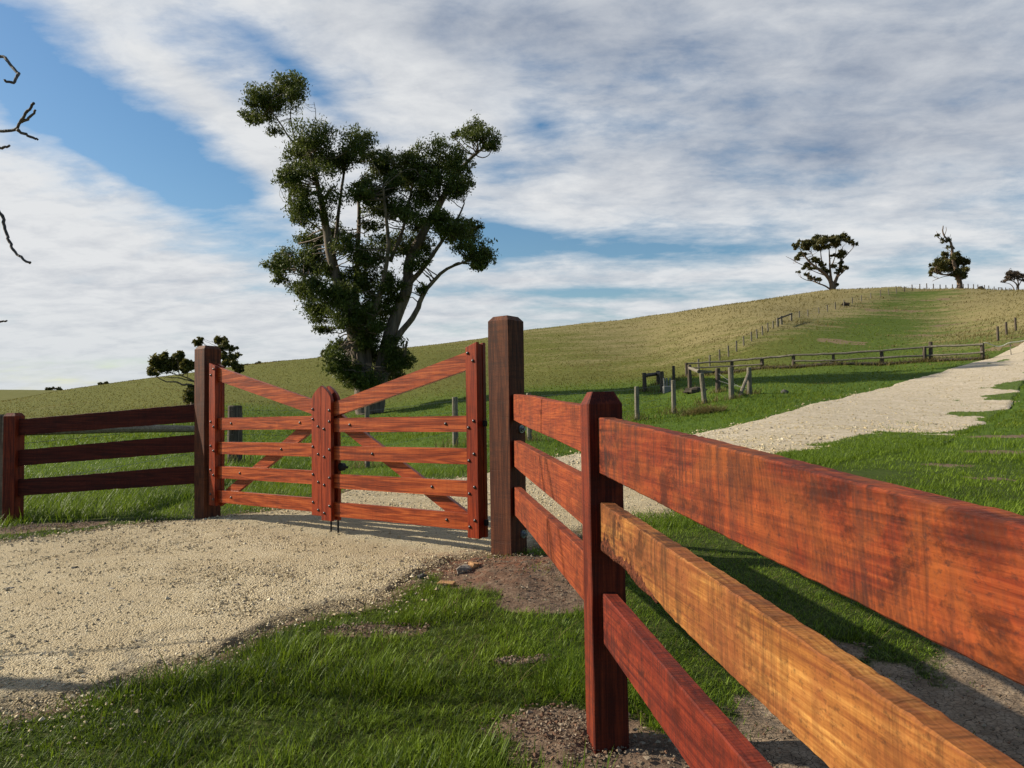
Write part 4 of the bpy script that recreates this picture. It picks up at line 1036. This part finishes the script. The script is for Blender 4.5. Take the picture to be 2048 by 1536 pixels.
def make_tree(name, label, cat, Y, base_px, mapf, limbs, clumps, leaf_n, leaf_size, lmat, bmat, seed, depth=1.0, group=None, twig_r=.02, extra=None, droop=.6, ground=None, sub=14, asp=2.6, twigs=5):
    """limbs: [(points, r0, r1, depth offset at tip)], clumps: [(x, y, rx, ry, dy, density)] in photo-traced coordinates mapped by mapf"""
    r_ = np.random.default_rng(seed)
    b = at(*base_px, Y); zb = H1(b[0], b[1]) if ground is None else ground
    root = empty(name, (b[0], b[1], zb)); tag(root, label, cat, group); o3 = np.array([b[0], b[1], zb])
    mpp = Y/F
    mb = MB(); nodes = []
    for i, (pts, r0, r1, dy) in enumerate(limbs):
        n = len(pts); w3 = []
        for j, p in enumerate(pts):
            u, v = mapf(*p); q_ = at(u, v, Y+dy*(j/(n-1))**1.3*depth); w3.append(q_)
        if i == 0 or pts[0][1] >= limbs[0][0][0][1]-1: w3[0][2] = min(w3[0][2], zb)-.15
        w3 = wobble(w3, .12*max(r1, .03)*2, seed+i); m = len(w3)
        rr = [r0+(r1-r0)*(j/(m-1))**.8 for j in range(m)]
        mb.tube(w3, rr, 10 if r0 > .08 else 6, True, .06)
        nodes += [(w3[j], rr[j]) for j in range(m//3, m)] + [(w3[j]*(1-q_)+w3[j+1]*q_, rr[j]) for j in range(m//3, m-1) for q_ in (.33, .67)]
    C, R_ = [], []
    NP = np.array([q[0] for q in nodes])
    for cl in clumps:
        x, y, rx, ry = cl[:4]; dy = cl[4] if len(cl) > 4 else r_.uniform(-1, 1)*depth*1.6; den = cl[5] if len(cl) > 5 else 1
        u, v = mapf(x, y); c = at(u, v, Y+dy); s1 = mapf(x+rx, y); s2 = mapf(x, y+ry)
        ax_, az_ = abs(s1[0]-u)*mpp, abs(s2[1]-v)*mpp
        C.append(c); R_.append((ax_, (ax_+az_)/2, az_, den))
        for _ in range(twigs):
            tgt = c+r_.normal(0, .42, 3)*np.array([ax_, (ax_+az_)/2, az_])
            dd = np.linalg.norm(NP-tgt, axis=1)+np.where(NP[:, 2] > tgt[2], 1.5*max(ax_, .3), 0); kk = int(dd.argmin()); s0 = NP[kk]
            L = np.linalg.norm(tgt-s0)
            if L < .05: continue
            mid = s0+(tgt-s0)*.5+r_.normal(0, .13*L, 3)+np.array([0, 0, -.04*L])
            rt = min(nodes[kk][1]*.6, twig_r*(1+.35*L))
            mb.tube(wobble([s0, mid, tgt], .012*L, seed+kk), np.linspace(rt, rt*.3, 10), 5, False)
    mb.build('trunk', bmat, root, tuple(-o3), 0, True)
    if leaf_n:
        V, Fq, T = leaves(C, R_, leaf_n, leaf_size, seed, droop, sub, None, asp)
        mesh_np('crown', V-o3, Fq, lmat, root, dict(tint=T))
    return root

# the big tree
zf = lambda x, y: zr(x, y, 480, 120, 2.134)
limbs = [([(540,1508),(530,1420),(520,1330),(490,1180),(455,1030),(395,880),(372,740),(350,620),(325,500),(300,400)], .72, .06, -1.2),
 ([(575,1505),(590,1400),(625,1230),(655,1120),(722,960),(715,860),(780,740),(850,620),(905,510),(950,455),(1000,405),(1050,365)], .6, .04, 1.5),
 ([(545,1440),(520,1300),(492,1050),(502,820),(510,640),(500,520)], .36, .05, 2.2),
 ([(605,1350),(660,1190),(750,1090),(778,1000),(835,930),(890,885),(960,862),(1015,840)], .26, .03, -1.0),
 ([(722,955),(790,880),(870,760),(925,690),(958,610)], .2, .03, -.8),
 ([(395,880),(415,700),(432,560),(452,420),(470,370)], .16, .03, 1.2),
 ([(300,420),(255,375),(215,340),(165,260),(110,190)], .1, .02, -.6), ([(235,345),(212,240),(222,150)], .06, .015, .3),
 ([(560,1420),(540,1150),(600,1000),(640,800),(620,640),(610,540)], .26, .05, -2.2),
 ([(470,1080),(380,1000),(300,930),(220,880)], .13, .025, -1.5), ([(500,1180),(420,1090),(340,1030)], .11, .02, 1.2),
 ([(570,1380),(700,1290),(712,1200)], .12, .06, -1.6), ([(640,860),(700,720),(730,560),(760,450)], .15, .03, .5),
 ([(850,620),(850,540),(870,430)], .09, .02, .8), ([(310,290),(326,232),(316,180)], .028, .012, 0),
 ([(372,740),(290,690),(225,600),(172,640)], .07, .012, -1), ([(528,1250),(525,1180),(570,1110),(605,1060)], .1, .04, -2.6)]
clumps = [(200,105,75,48),(150,175,95,70,0,.8),(100,225,70,50,0,.8),(240,110,45,50,0,.8),(1035,322,85,42,0,.7),(1000,330,50,35,0,.6),(105,165,85,60),(60,245,55,45),(150,305,42,22),(235,150,40,38),
 (330,335,125,62),(500,345,72,55),(250,400,80,50),(420,430,105,70),(225,480,52,55),(545,410,40,45),(330,470,90,50,None,.7),
 (620,490,85,75),(700,500,70,90),(600,560,70,60),(760,420,78,55),(880,400,88,55),(840,490,105,80),(925,545,55,70),(780,560,80,60),
 (1000,298,78,38),(1072,360,42,42),(930,322,38,20,None,.7),
 (300,650,85,60),(245,680,40,55),(380,590,90,50,None,.6),(520,580,60,70),(600,630,80,80),(720,650,75,70),(820,680,90,55),(900,720,85,55),(970,740,58,52),(1022,830,55,58),(1005,880,32,30),
 (680,790,88,58),(790,800,60,60),(560,830,80,90),(450,790,60,60,None,.6),(300,765,80,52),(400,735,60,40),(200,855,62,70),(172,920,34,60),(290,885,80,65),
 (285,1000,48,65),(345,1060,85,62),(400,1000,70,80),(455,1100,65,72),(360,1150,48,26),(560,950,80,90),(600,1050,80,90),(540,1130,85,75),(640,960,48,55),(490,950,60,60),(690,960,22,30),(775,985,28,28),(740,880,40,40,None,.6),
 (440,1225,58,58),(420,1305,52,66),(480,1335,75,55),(560,1250,85,75),(640,1240,78,55),(700,1290,52,48),(620,1340,68,38),(460,1390,22,16),(505,1385,45,30),(560,1370,55,40),(450,1345,45,40),(600,1385,35,25),(540,1180,60,50),(390,1260,28,50)]
rr_ = np.random.default_rng(3)
OUT = np.array([(175,370),(240,300),(330,275),(440,300),(560,340),(575,400),(700,420),(760,375),(880,350),(960,400),(970,560),(960,600),(1010,700),(1020,760),(1075,810),(1060,890),(1000,900),(960,860),(820,900),(800,1000),(720,900),(690,960),(660,1060),(640,1160),(730,1230),(755,1300),(640,1370),(560,1350),(430,1380),(375,1320),(370,1250),(430,1180),(330,1160),(250,1060),(245,1010),(170,980),(140,880),(165,790),(235,770),(205,650),(200,600),(185,520),(205,470),(175,420)], float)
def inside(x, y):
    A_, B_ = OUT, np.roll(OUT, -1, 0); c = ((A_[:, 1] > y) != (B_[:, 1] > y)) & (x < (B_[:, 0]-A_[:, 0])*(y-A_[:, 1])/(B_[:, 1]-A_[:, 1]+1e-9)+A_[:, 0]); return c.sum() % 2 == 1
GAPS = [(440,520,55,55),(370,480,30,40),(640,740,40,60),(680,900,40,60),(760,640,50,35),(400,680,40,60),(880,820,60,40),(740,950,40,60),(470,700,35,50),(690,1120,40,60)]
nf_ = 0
while nf_ < 62:
    x_, y_ = rr_.uniform(140, 1080), rr_.uniform(270, 1390)
    if not inside(x_, y_) or any(((x_-g[0])/g[2])**2+((y_-g[1])/g[3])**2 < 1.9 for g in GAPS): continue
    clumps.append((x_, y_, rr_.uniform(36, 62), rr_.uniform(30, 52), None, .8)); nf_ += 1
clumps = [(c[0], c[1], c[2], c[3], (c[4] if len(c) > 4 and c[4] is not None else rr_.uniform(-2.4, 2.4)), (c[5] if len(c) > 5 else 1)) for c in clumps]
make_tree('eucalyptus_tree', 'large dark many-stemmed eucalyptus tree standing behind the gate', 'tree', 45, (735, 826), zf, limbs, clumps, 185000, .165, M['leaf'], M['bark'], 21, 1.0, None, .03, droop=.7, sub=26)

# small wind-shaped tree behind the left gate post
zg = lambda x, y: zr(x, y, 270, 650, 8.533)
limbs = [([(960,1420),(1000,1250),(1060,1000),(1120,800),(1200,600)], .13, .03, .4), ([(1040,1060),(930,1010),(800,1030),(700,960),(560,980),(420,920),(330,830)], .055, .012, -.3),
 ([(1060,1000),(950,930),(850,880),(700,850),(560,800)], .045, .012, .3), ([(1100,850),(1300,720),(1450,560),(1480,380)], .06, .015, .2), ([(1300,720),(1500,680),(1700,700),(1780,760)], .04, .012, -.3),
 ([(1000,960),(880,940),(760,900),(620,900),(470,880)], .035, .01, 0)]
clumps = [(330,760,110,70),(420,640,110,120),(480,540,90,60),(560,720,130,110),(700,640,110,120),(720,520,90,60),(800,740,120,90),(930,700,80,80),(860,660,70,60),(300,830,60,40),
 (1080,290,60,40,0,.7),(1060,340,50,30,0,.7),(1120,240,40,30,0,.6),(1450,280,90,60),(1500,380,70,80),(1560,560,110,80),(1680,420,60,60),(1680,520,70,70),(1620,640,120,50),(1750,720,80,60),(1780,780,60,30),(1400,480,80,80),(1250,560,90,90,.3),(1150,640,90,80,.3),
 (900,1150,70,80),(880,1280,80,60),(960,1100,50,80),(940,1230,60,90),(1000,1350,90,60)]
clumps = [(c[0], c[1], c[2]*1.22, c[3]*1.2, *c[4:]) for c in clumps]
make_tree('small_tree', 'small dark wind-shaped tree behind the left gate post', 'tree', 30, (385, 818), zg, limbs, clumps, 26000, .115, M['leaf2'], M['bark_far'], 31, .5, None, .012, sub=9, droop=.2, asp=2.0)

# trees on the skyline at right
zh = lambda x, y: zr(x, y, 1560, 450, 10.24)
limbs = [([(1075,1350),(1060,1200),(1000,1080),(900,980),(760,880),(600,760),(480,600),(400,480)], .62, .05, -1), ([(1090,1350),(1120,1180),(1200,1000),(1240,800),(1260,600),(1280,450)], .5, .05, 1),
 ([(1070,1250),(1030,1000),(1020,800),(1010,600),(1000,420)], .35, .05, 0), ([(1000,1080),(880,850),(840,650),(830,480)], .25, .04, 1), ([(1260,720),(1400,580),(1510,450)], .14, .04, -.5),
 ([(1030,1320),(920,1240),(780,1200),(720,1150),(560,1140),(420,1070)], .2, .04, -1), ([(1120,1300),(1200,1220)], .12, .04, 0), ([(1200,1050),(1300,950),(1370,880)], .15, .03, .5), ([(460,820),(330,760),(220,690),(120,645)], .09, .03, -.4),
 ([(1020,900),(1120,700),(1150,500)], .18, .04, -1), ([(760,880),(700,700),(640,560)], .14, .04, .6), ([(950,1040),(820,1000),(700,950),(560,880)], .14, .03, .4)]
clumps = [(480,380,150,70),(330,460,80,60),(740,300,140,70),(620,400,160,80),(900,330,160,90),(1000,260,140,55),(1200,260,150,65),(1120,340,160,80),(1350,310,110,60),(1430,350,60,40),(1540,390,55,40,0,.8),(850,450,160,60),(1100,410,120,45,0,.8),
 (440,590,100,60),(340,690,60,50),(560,480,120,60),(1280,560,90,90,0,.8),(1230,640,70,60,0,.7),(1100,620,70,50,0,.6),(700,720,110,50,0,.8),(560,820,100,50),(640,880,70,40),(850,800,80,70,0,.7),(880,920,80,60,0,.6),(1120,830,70,60,0,.7),
 (1370,870,60,40),(1270,900,60,70,0,.6),(1240,780,60,60,0,.6),(540,1020,60,40),(640,1080,80,50),(790,1110,80,45),(380,960,50,25,0,.6),(1170,1220,50,25,0,.5),(960,960,60,70,0,.6),(1180,960,50,60,0,.5),(500,870,60,50,0,.6)]
make_tree('eucalyptus_tree', 'spreading eucalyptus tree on the hill skyline, leftmost of the three there', 'tree', 150, (1665, 583), zh, limbs, clumps, 24000, .45, M['leaf_far'], M['bark_far'], 41, 1.6, None, .07, sub=7)
zk = lambda x, y: zr(x, y, 1760, 420, 6.4)
limbs = [([(1020,1000),(1020,920),(1000,860),(985,780),(940,680),(928,560),(920,450),(890,390),(820,340),(800,260),(810,200)], .55, .06, 0),
 ([(905,400),(830,400),(760,370),(710,320)], .13, .04, .4), ([(1010,880),(920,830),(800,830),(720,800),(660,790)], .25, .05, -1), ([(1030,880),(1070,780),(1080,700)], .25, .05, 1), ([(920,840),(820,850),(740,880),(670,910)], .08, .03, -.5),
 ([(820,340),(850,260),(845,215)], .07, .03, .3), ([(885,380),(905,310)], .05, .02, -.2), ([(930,560),(870,500),(800,480)], .07, .02, .2), ([(760,370),(720,270)], .05, .02, 0), ([(830,390),(780,350),(740,290)], .05, .02, .3)]
clumps = [(830,560,65,40),(960,600,70,40),(870,660,110,70),(760,680,80,60),(690,690,45,50),(680,790,55,45),(770,750,100,50),(900,740,120,70),(1020,660,90,70),(1090,680,50,45),(1060,780,70,60),(980,800,80,50),(1080,850,40,45),(1010,880,50,30),(650,830,25,22),
 (820,395,60,28,0,.35),(870,380,40,30,0,.35),(740,330,40,22,0,.25),(880,480,40,25,0,.25),(935,490,16,22,0,.3)]
make_tree('wind_bent_tree', 'tree on the skyline with a bare twisted top above a dark crown', 'tree', 136, (1920, 577), zk, limbs, clumps, 15000, .42, M['leaf_far'], M['bark_far'], 51, 1.5, None, .05, sub=7)
limbs = [([(1775,1060),(1770,1000),(1740,930),(1680,900),(1600,900)], .22, .04, -.4), ([(1770,1000),(1770,920),(1740,840),(1680,800)], .16, .04, .4), ([(1720,1050),(1710,990),(1660,940),(1580,930)], .12, .03, .3), ([(1770,980),(1810,900),(1840,860)], .12, .03, 0), ([(1745,1050),(1750,980)], .1, .04, 0)]
clumps = [(1640,830,60,30),(1700,810,60,35),(1760,830,60,40),(1810,850,50,40),(1600,890,50,25,0,.7),(1650,890,50,25,0,.6),(1830,900,40,30,0,.7),(1740,870,60,30,0,.6),(1580,920,30,15,0,.6),(1690,850,60,30,0,.7)]
make_tree('wind_bent_tree', 'low brown wind-bent tree on the skyline at the far right edge', 'tree', 140, (2034, 584), zk, limbs, clumps, 3600, .3, M['leaf_brown'], M['bark_far'], 61, 1.0, None, .04, sub=6)
# two far trees left, and bushes along the ridge
zc_ = lambda x, y: zr(x, y, 0, 640, 2.954)
for nm, lab, cl, px in [('far_tree', 'left one of the two tiny dark trees on the far left horizon', [(285,408,14,13),(300,405,14,11),(318,404,10,9)], 98), ('far_tree', 'right one of the two tiny dark trees on the far left horizon', [(340,406,12,12),(352,410,13,12),(360,412,8,9)], 117)]:
    zt = at(px, 780, 800); xm = sum(c[0] for c in cl)/len(cl)
    make_tree(nm, lab, 'tree', 800, (px, 783), zc_, [([(xm, 434), (xm, 415)], .5, .3, 0)], [(c[0], c[1], c[2], c[3], 0) for c in cl], 1100, 1.3, M['leaf_far'], M['bark_far'], 70+px, 1, 'far horizon trees', .2, sub=6, ground=float(H(zt[0], zt[1])[0]))
idm = lambda x, y: (x, y)
for i, (lab, cl, px, py, Yb) in enumerate([('round bush on the ridge left of the big tree trunk', [(646,711,11,8),(654,706,8,7),(640,716,6,4)], 648, 717, 113),
      ('low dark bush on the ridge right of the left gate leaf top', [(516,728,7,3.2),(511,730,5,2.5)], 514, 731, 108), ('lowest flat bush on the ridge, next to the left gate post tree', [(500,732,9,2.4),(492,734,5,2)], 500, 735, 106),
      ('thin flat bush on the ridge midway between gate leaf and big tree', [(553,725.5,9,1.8),(545,727,5,1.5)], 552, 728, 112), ('tiny bush on the ridge left of the small tree', [(205,768,7,2.6),(212,766,5,2)], 207, 771, 101)]):
    make_tree('bush', lab, 'bush', Yb, (px, py), idm, [([(px, py+1), (px, py-3)], .1, .05, 0)], [(*c, 0) for c in cl], 900, .28, M['leaf_far'], M['bark_far'], 90+i, 1, 'bushes on the ridge', .03, sub=7)
for i, (u, v, Yb) in enumerate([(1136+1240-1136+1135/2.535, 420+480/2.535, 97)]):
    make_tree('bush', 'rusty brown bush beside a fence post on the hillside', 'bush', hitY(1690, 612) or 110, (1690, 611), idm, [([(1690, 612), (1690, 606)], .08, .04, 0)], [(1686,609,6,3,0),(1693,608,6,4,0)], 700, .22, M['leaf_brown'], M['bark_far'], 99, 1, None, .03, sub=6)

# bare tree out of frame at left; its twigs hang into the picture
BT = np.array([-6.4, 4.28]); zb = H1(*BT); bt = empty('bare_tree', (BT[0], BT[1], zb)); tag(bt, 'bare leafless tree at the left edge, only its twigs in the photo', 'tree')
o3 = np.array([BT[0], BT[1], zb]); mb = MB()
zs = lambda x, y: (x/2.558, 80+y/2.558)
def tw(pts, Y0, Y1, r0, r1, knots=True, start=None):
    w3 = [at(*zs(*p), Y0+(Y1-Y0)*i/max(1, len(pts)-1)) for i, p in enumerate(pts)]
    if start is not None:
        s_ = np.array(start, float); w3 = [s_, s_+(w3[0]-s_)*.4+np.array([0, 0, .25]), s_+(w3[0]-s_)*.75+np.array([0, 0, .12])]+w3
    w3 = wobble(w3, .003, len(pts)); m = len(w3)
    rr = np.linspace(r0, r1, m)*(1+.14*np.array([random.random() if knots else 0 for _ in range(m)]))
    mb.tube(w3, rr, 7, True, .12)
T_ = o3+np.array([0, 0, 0])
fork = o3+np.array([.35, -.1, 2.3]); top = o3+np.array([.8, -.2, 4.6])
mb.tube(wobble([o3-np.array([0, 0, .2]), o3+np.array([.1, 0, 1.1]), fork, o3+np.array([.5, .1, 3.5]), top], .02, 5), [.15, .145, .14, .11, .02, .012, .010, .009], 10, True, .08)
tw([(-60,70),(0,80),(35,98),(60,140),(100,178),(82,186),(80,220),(20,207)], 4.9, 4.7, .011, .008, True, top)
tw([(-60,470),(0,468),(90,462),(105,412),(135,370),(172,322)], 4.8, 4.6, .011, .0075, True, o3+np.array([.5, .05, 3.4]))
tw([(112,418),(150,398),(182,360)], 4.7, 4.6, .009, .0055); tw([(90,462),(150,492),(195,512)], 4.7, 4.75, .010, .006)
tw([(-60,560),(0,552),(25,548),(48,540)], 4.9, 4.9, .011, .007, True, fork+np.array([.1, 0, .5]))
tw([(-50,800),(0,875),(20,945),(35,1005),(55,1050),(80,1090),(130,1130),(155,1140)], 4.6, 4.5, .012, .006, True, fork)
tw([(-60,1450),(0,1443),(35,1436)], 4.8, 4.8, .010, .005, True, o3+np.array([.15, 0, 1.6]))
for i in range(12):   # the rest of its crown, outside the picture to the left
    s_ = o3+np.array([random.uniform(.1, .7), random.uniform(-.2, .2), random.uniform(1.9, 4.4)]); a_ = random.uniform(PI*.55, PI*1.45); L_ = random.uniform(.9, 2)
    e_ = s_+np.array([math.cos(a_)*L_, math.sin(a_)*L_, random.uniform(.1, 1.3)])
    mb.tube(wobble([s_, (s_+e_)/2+np.array([0, 0, -.1]), e_], .03, 300+i), np.linspace(.010, .004, 10), 6, True, .1)
mb.build('trunk', M['bark_bare'], bt, tuple(-o3), 0, True)

# ------------------------------------------------------------------ light and sky
EL, PHI = math.radians(29), math.radians(12)
sd_ = Vector((-math.cos(PHI)*math.cos(EL), math.sin(PHI)*math.cos(EL), math.sin(EL)))
sun = bpy.data.lights.new('Sun', 'SUN'); sun.energy = 5.0; sun.angle = math.radians(.6); sun.color = (1, .90, .72)
so = bpy.data.objects.new('Sun', sun); COL.objects.link(so); so.rotation_euler = (-sd_).to_track_quat('-Z', 'Y').to_euler()

W = bpy.data.worlds.new('World'); SC.world = W; W.use_nodes = True
t_ = W.node_tree; t_.nodes.clear()
k = NT.__new__(NT); k.t = t_
out = t_.nodes.new('ShaderNodeOutputWorld'); bg = t_.nodes.new('ShaderNodeBackground'); k.l(bg.outputs[0], out.inputs['Surface'])
sky = k.n('TexSky', sky_type='NISHITA'); sky.sun_disc = False; sky.sun_elevation = EL
sky.sun_rotation = math.atan2(sd_.x, sd_.y)
sky.air_density = 1.2; sky.dust_density = .6; sky.ozone_density = 2.0
d = k.coord('Generated')
sep = k.n('SeparateXYZ'); k.l(d, sep.inputs[0])
zz = k.math('ADD', k.math('MAXIMUM', sep.outputs[2], 0.0), .16)
cu = k.n('CombineXYZ'); k.l(k.math('DIVIDE', sep.outputs[0], zz), cu.inputs[0]); k.l(k.math('DIVIDE', sep.outputs[1], zz), cu.inputs[1])
P2 = cu.outputs[0]
fine = k.noise(k.mapping(P2, (1.5, 2.6, 1), (3.1, 1.7, 0), (0, 0, .5)), 1.1, 7, .6, .15)
broad = k.noise(k.mapping(P2, (.55, 1.1, 1), (1.2, 5.3, 0), (0, 0, .45)), 1.0, 4, .5, .1)
fil = k.noise(k.mapping(P2, (1.2, 4.2, 1), (7, 2, 0), (0, 0, .62)), 1.6, 6, .62, .1)
az_ = k.math('ARCTAN2', sep.outputs[0], sep.outputs[1]); el_ = k.math('ARCSINE', sep.outputs[2])
ae = k.n('CombineXYZ'); k.l(az_, ae.inputs[0]); k.l(el_, ae.inputs[1])
def blob(u, v, su, sv, rot):
    """soft elliptic patch of sky at a compass bearing and height above the horizon (radians)"""
    p = at(u, v, 1.0); p = p/np.linalg.norm(p)
    m = k.n('Mapping', vector_type='TEXTURE'); k.l(ae.outputs[0], m.inputs['Vector'])
    m.inputs['Location'].default_value = (math.atan2(p[0], p[1]), math.asin(p[2]), 0); m.inputs['Rotation'].default_value = (0, 0, math.radians(rot))
    m.inputs['Scale'].default_value = (su/F*2.3, sv/F*2.3, 1)
    g = k.n('TexGradient', gradient_type='QUADRATIC_SPHERE'); k.l(m.outputs[0], g.inputs['Vector'])
    return g.outputs['Fac']
def total(lst):
    acc = None
    for w, *b in lst:
        q = k.math('MULTIPLY', blob(*b), w); acc = q if acc is None else k.math('ADD', acc, q)
    return acc
holes = total([(.78, 250, 300, 330, 62, -33), (.5, 480, 390, 150, 45, -22), (.55, 60, 190, 190, 120, -30), (.5, 980, 470, 150, 36, -4), (.3, 560, 120, 160, 30, -25), (.25, 1080, 250, 90, 60, -40), (.35, 640, 195, 110, 40, -30), (.3, 740, 165, 90, 35, -40), (.62, 1230, 480, 260, 40, -1), (.4, 1500, 500, 260, 38, 0), (.45, 1200, 582, 260, 14, -2), (.3, 1850, 530, 260, 22, 3), (.35, 990, 345, 90, 40, 0), (.3, 1010, 460, 80, 40, -10), (.22, 60, 760, 300, 30, 0), (.3, 330, 90, 200, 60, -20)])
puffs = total([(.62, 400, 190, 230, 34, -30), (.3, 180, 330, 160, 22, -30), (.32, 250, 520, 330, 130, -14), (.2, 760, 130, 200, 60, -35), (.3, 1080, 540, 110, 45, 10), (.2, 1200, 380, 260, 30, -6), (.25, 1500, 540, 250, 16, 2), (.2, 250, 640, 500, 80, 0)])
cov = k.math('ADD', k.math('MULTIPLY', k.math('SUBTRACT', fine, .5), 1.5), k.math('MULTIPLY', k.math('SUBTRACT', fil, .5), .4))
cov = k.math('ADD', cov, k.math('MULTIPLY', k.math('SUBTRACT', broad, .5), 1.0))
tuft = k.noise(k.mapping(P2, (3.2, 4.4, 1), (9, 4, 0), (0, 0, .3)), 1.5, 6, .64, .2)
cov = k.math('ADD', cov, k.math('MULTIPLY', k.math('SUBTRACT', tuft, .5), .62))
cov = k.math('ADD', cov, k.ramp(sep.outputs[2], [(0.0, .35), (.06, 0.0)]))
cov = k.math('ADD', k.math('ADD', cov, .76), k.math('SUBTRACT', puffs, k.math('MULTIPLY', holes, 1.25)))
cov = k.ramp(cov, [(.2, 0.0), (.45, .42), (.68, .86), (.9, 1.0)])
ahead = k.ramp(sep.outputs[1], [(.02, 0.0), (.42, 1.0)], 'EASE')  # unseen sky overhead and behind the camera made clearer to lower ambient light
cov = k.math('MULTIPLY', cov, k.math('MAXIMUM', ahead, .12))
grey = total([(.65, 1750, 120, 600, 170, 0), (.45, 1650, 305, 330, 60, 0), (.5, 1100, 40, 330, 60, 0), (.35, 1250, 130, 140, 50, 0), (.3, 900, 40, 300, 60, -10)])
bright = k.math('ADD', k.math('MULTIPLY', k.math('SUBTRACT', tuft, .5), -1.2), k.math('MULTIPLY', k.math('SUBTRACT', broad, .5), -.6))
shade = k.math('ADD', k.math('ADD', grey, bright), .12, True)
cloud = k.mix(shade, (.50, .51, .52), (.165, .20, .265))
low = k.ramp(sep.outputs[2], [(0.0, 1.0), (.16, 0.0)])
cloud = k.mix(k.math('MULTIPLY', low, .55), cloud, (.37, .41, .43))
skyc = k.n('VectorMath', operation='SCALE'); k.l(sky.outputs[0], skyc.inputs[0]); skyc.inputs['Scale'].default_value = .1
hs = k.n('HueSaturation'); k.l(skyc.outputs[0], hs.inputs['Color']); hs.inputs['Saturation'].default_value = 1.3; hs.inputs['Value'].default_value = .72
SKYGAIN = hs.outputs[0]
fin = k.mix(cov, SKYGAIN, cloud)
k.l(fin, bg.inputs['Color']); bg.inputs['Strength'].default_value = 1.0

# ------------------------------------------------------------------ camera
cam = bpy.data.cameras.new('Camera'); co = bpy.data.objects.new('Camera', cam); COL.objects.link(co); SC.camera = co
cam.lens_unit = 'FOV'; cam.angle = 2*math.atan(1024/F); cam.clip_start = .05; cam.clip_end = 20000
right = Vector((cr, sr*sp, -sr*cp)); up = Vector((sr, -cr*sp, cr*cp)); fwd = Vector((0, cp, sp))
co.matrix_world = Matrix(((right.x, up.x, -fwd.x, 0), (right.y, up.y, -fwd.y, 0), (right.z, up.z, -fwd.z, 0), (0, 0, 0, 1)))

SC.view_settings.view_transform = 'Standard'; SC.view_settings.look = 'None'; SC.view_settings.exposure = .62; SC.view_settings.gamma = 1
SC.cycles.max_bounces = 4; SC.cycles.diffuse_bounces = 2; SC.cycles.glossy_bounces = 1; SC.cycles.transmission_bounces = 2; SC.cycles.transparent_max_bounces = 4
SC.cycles.use_denoising = True
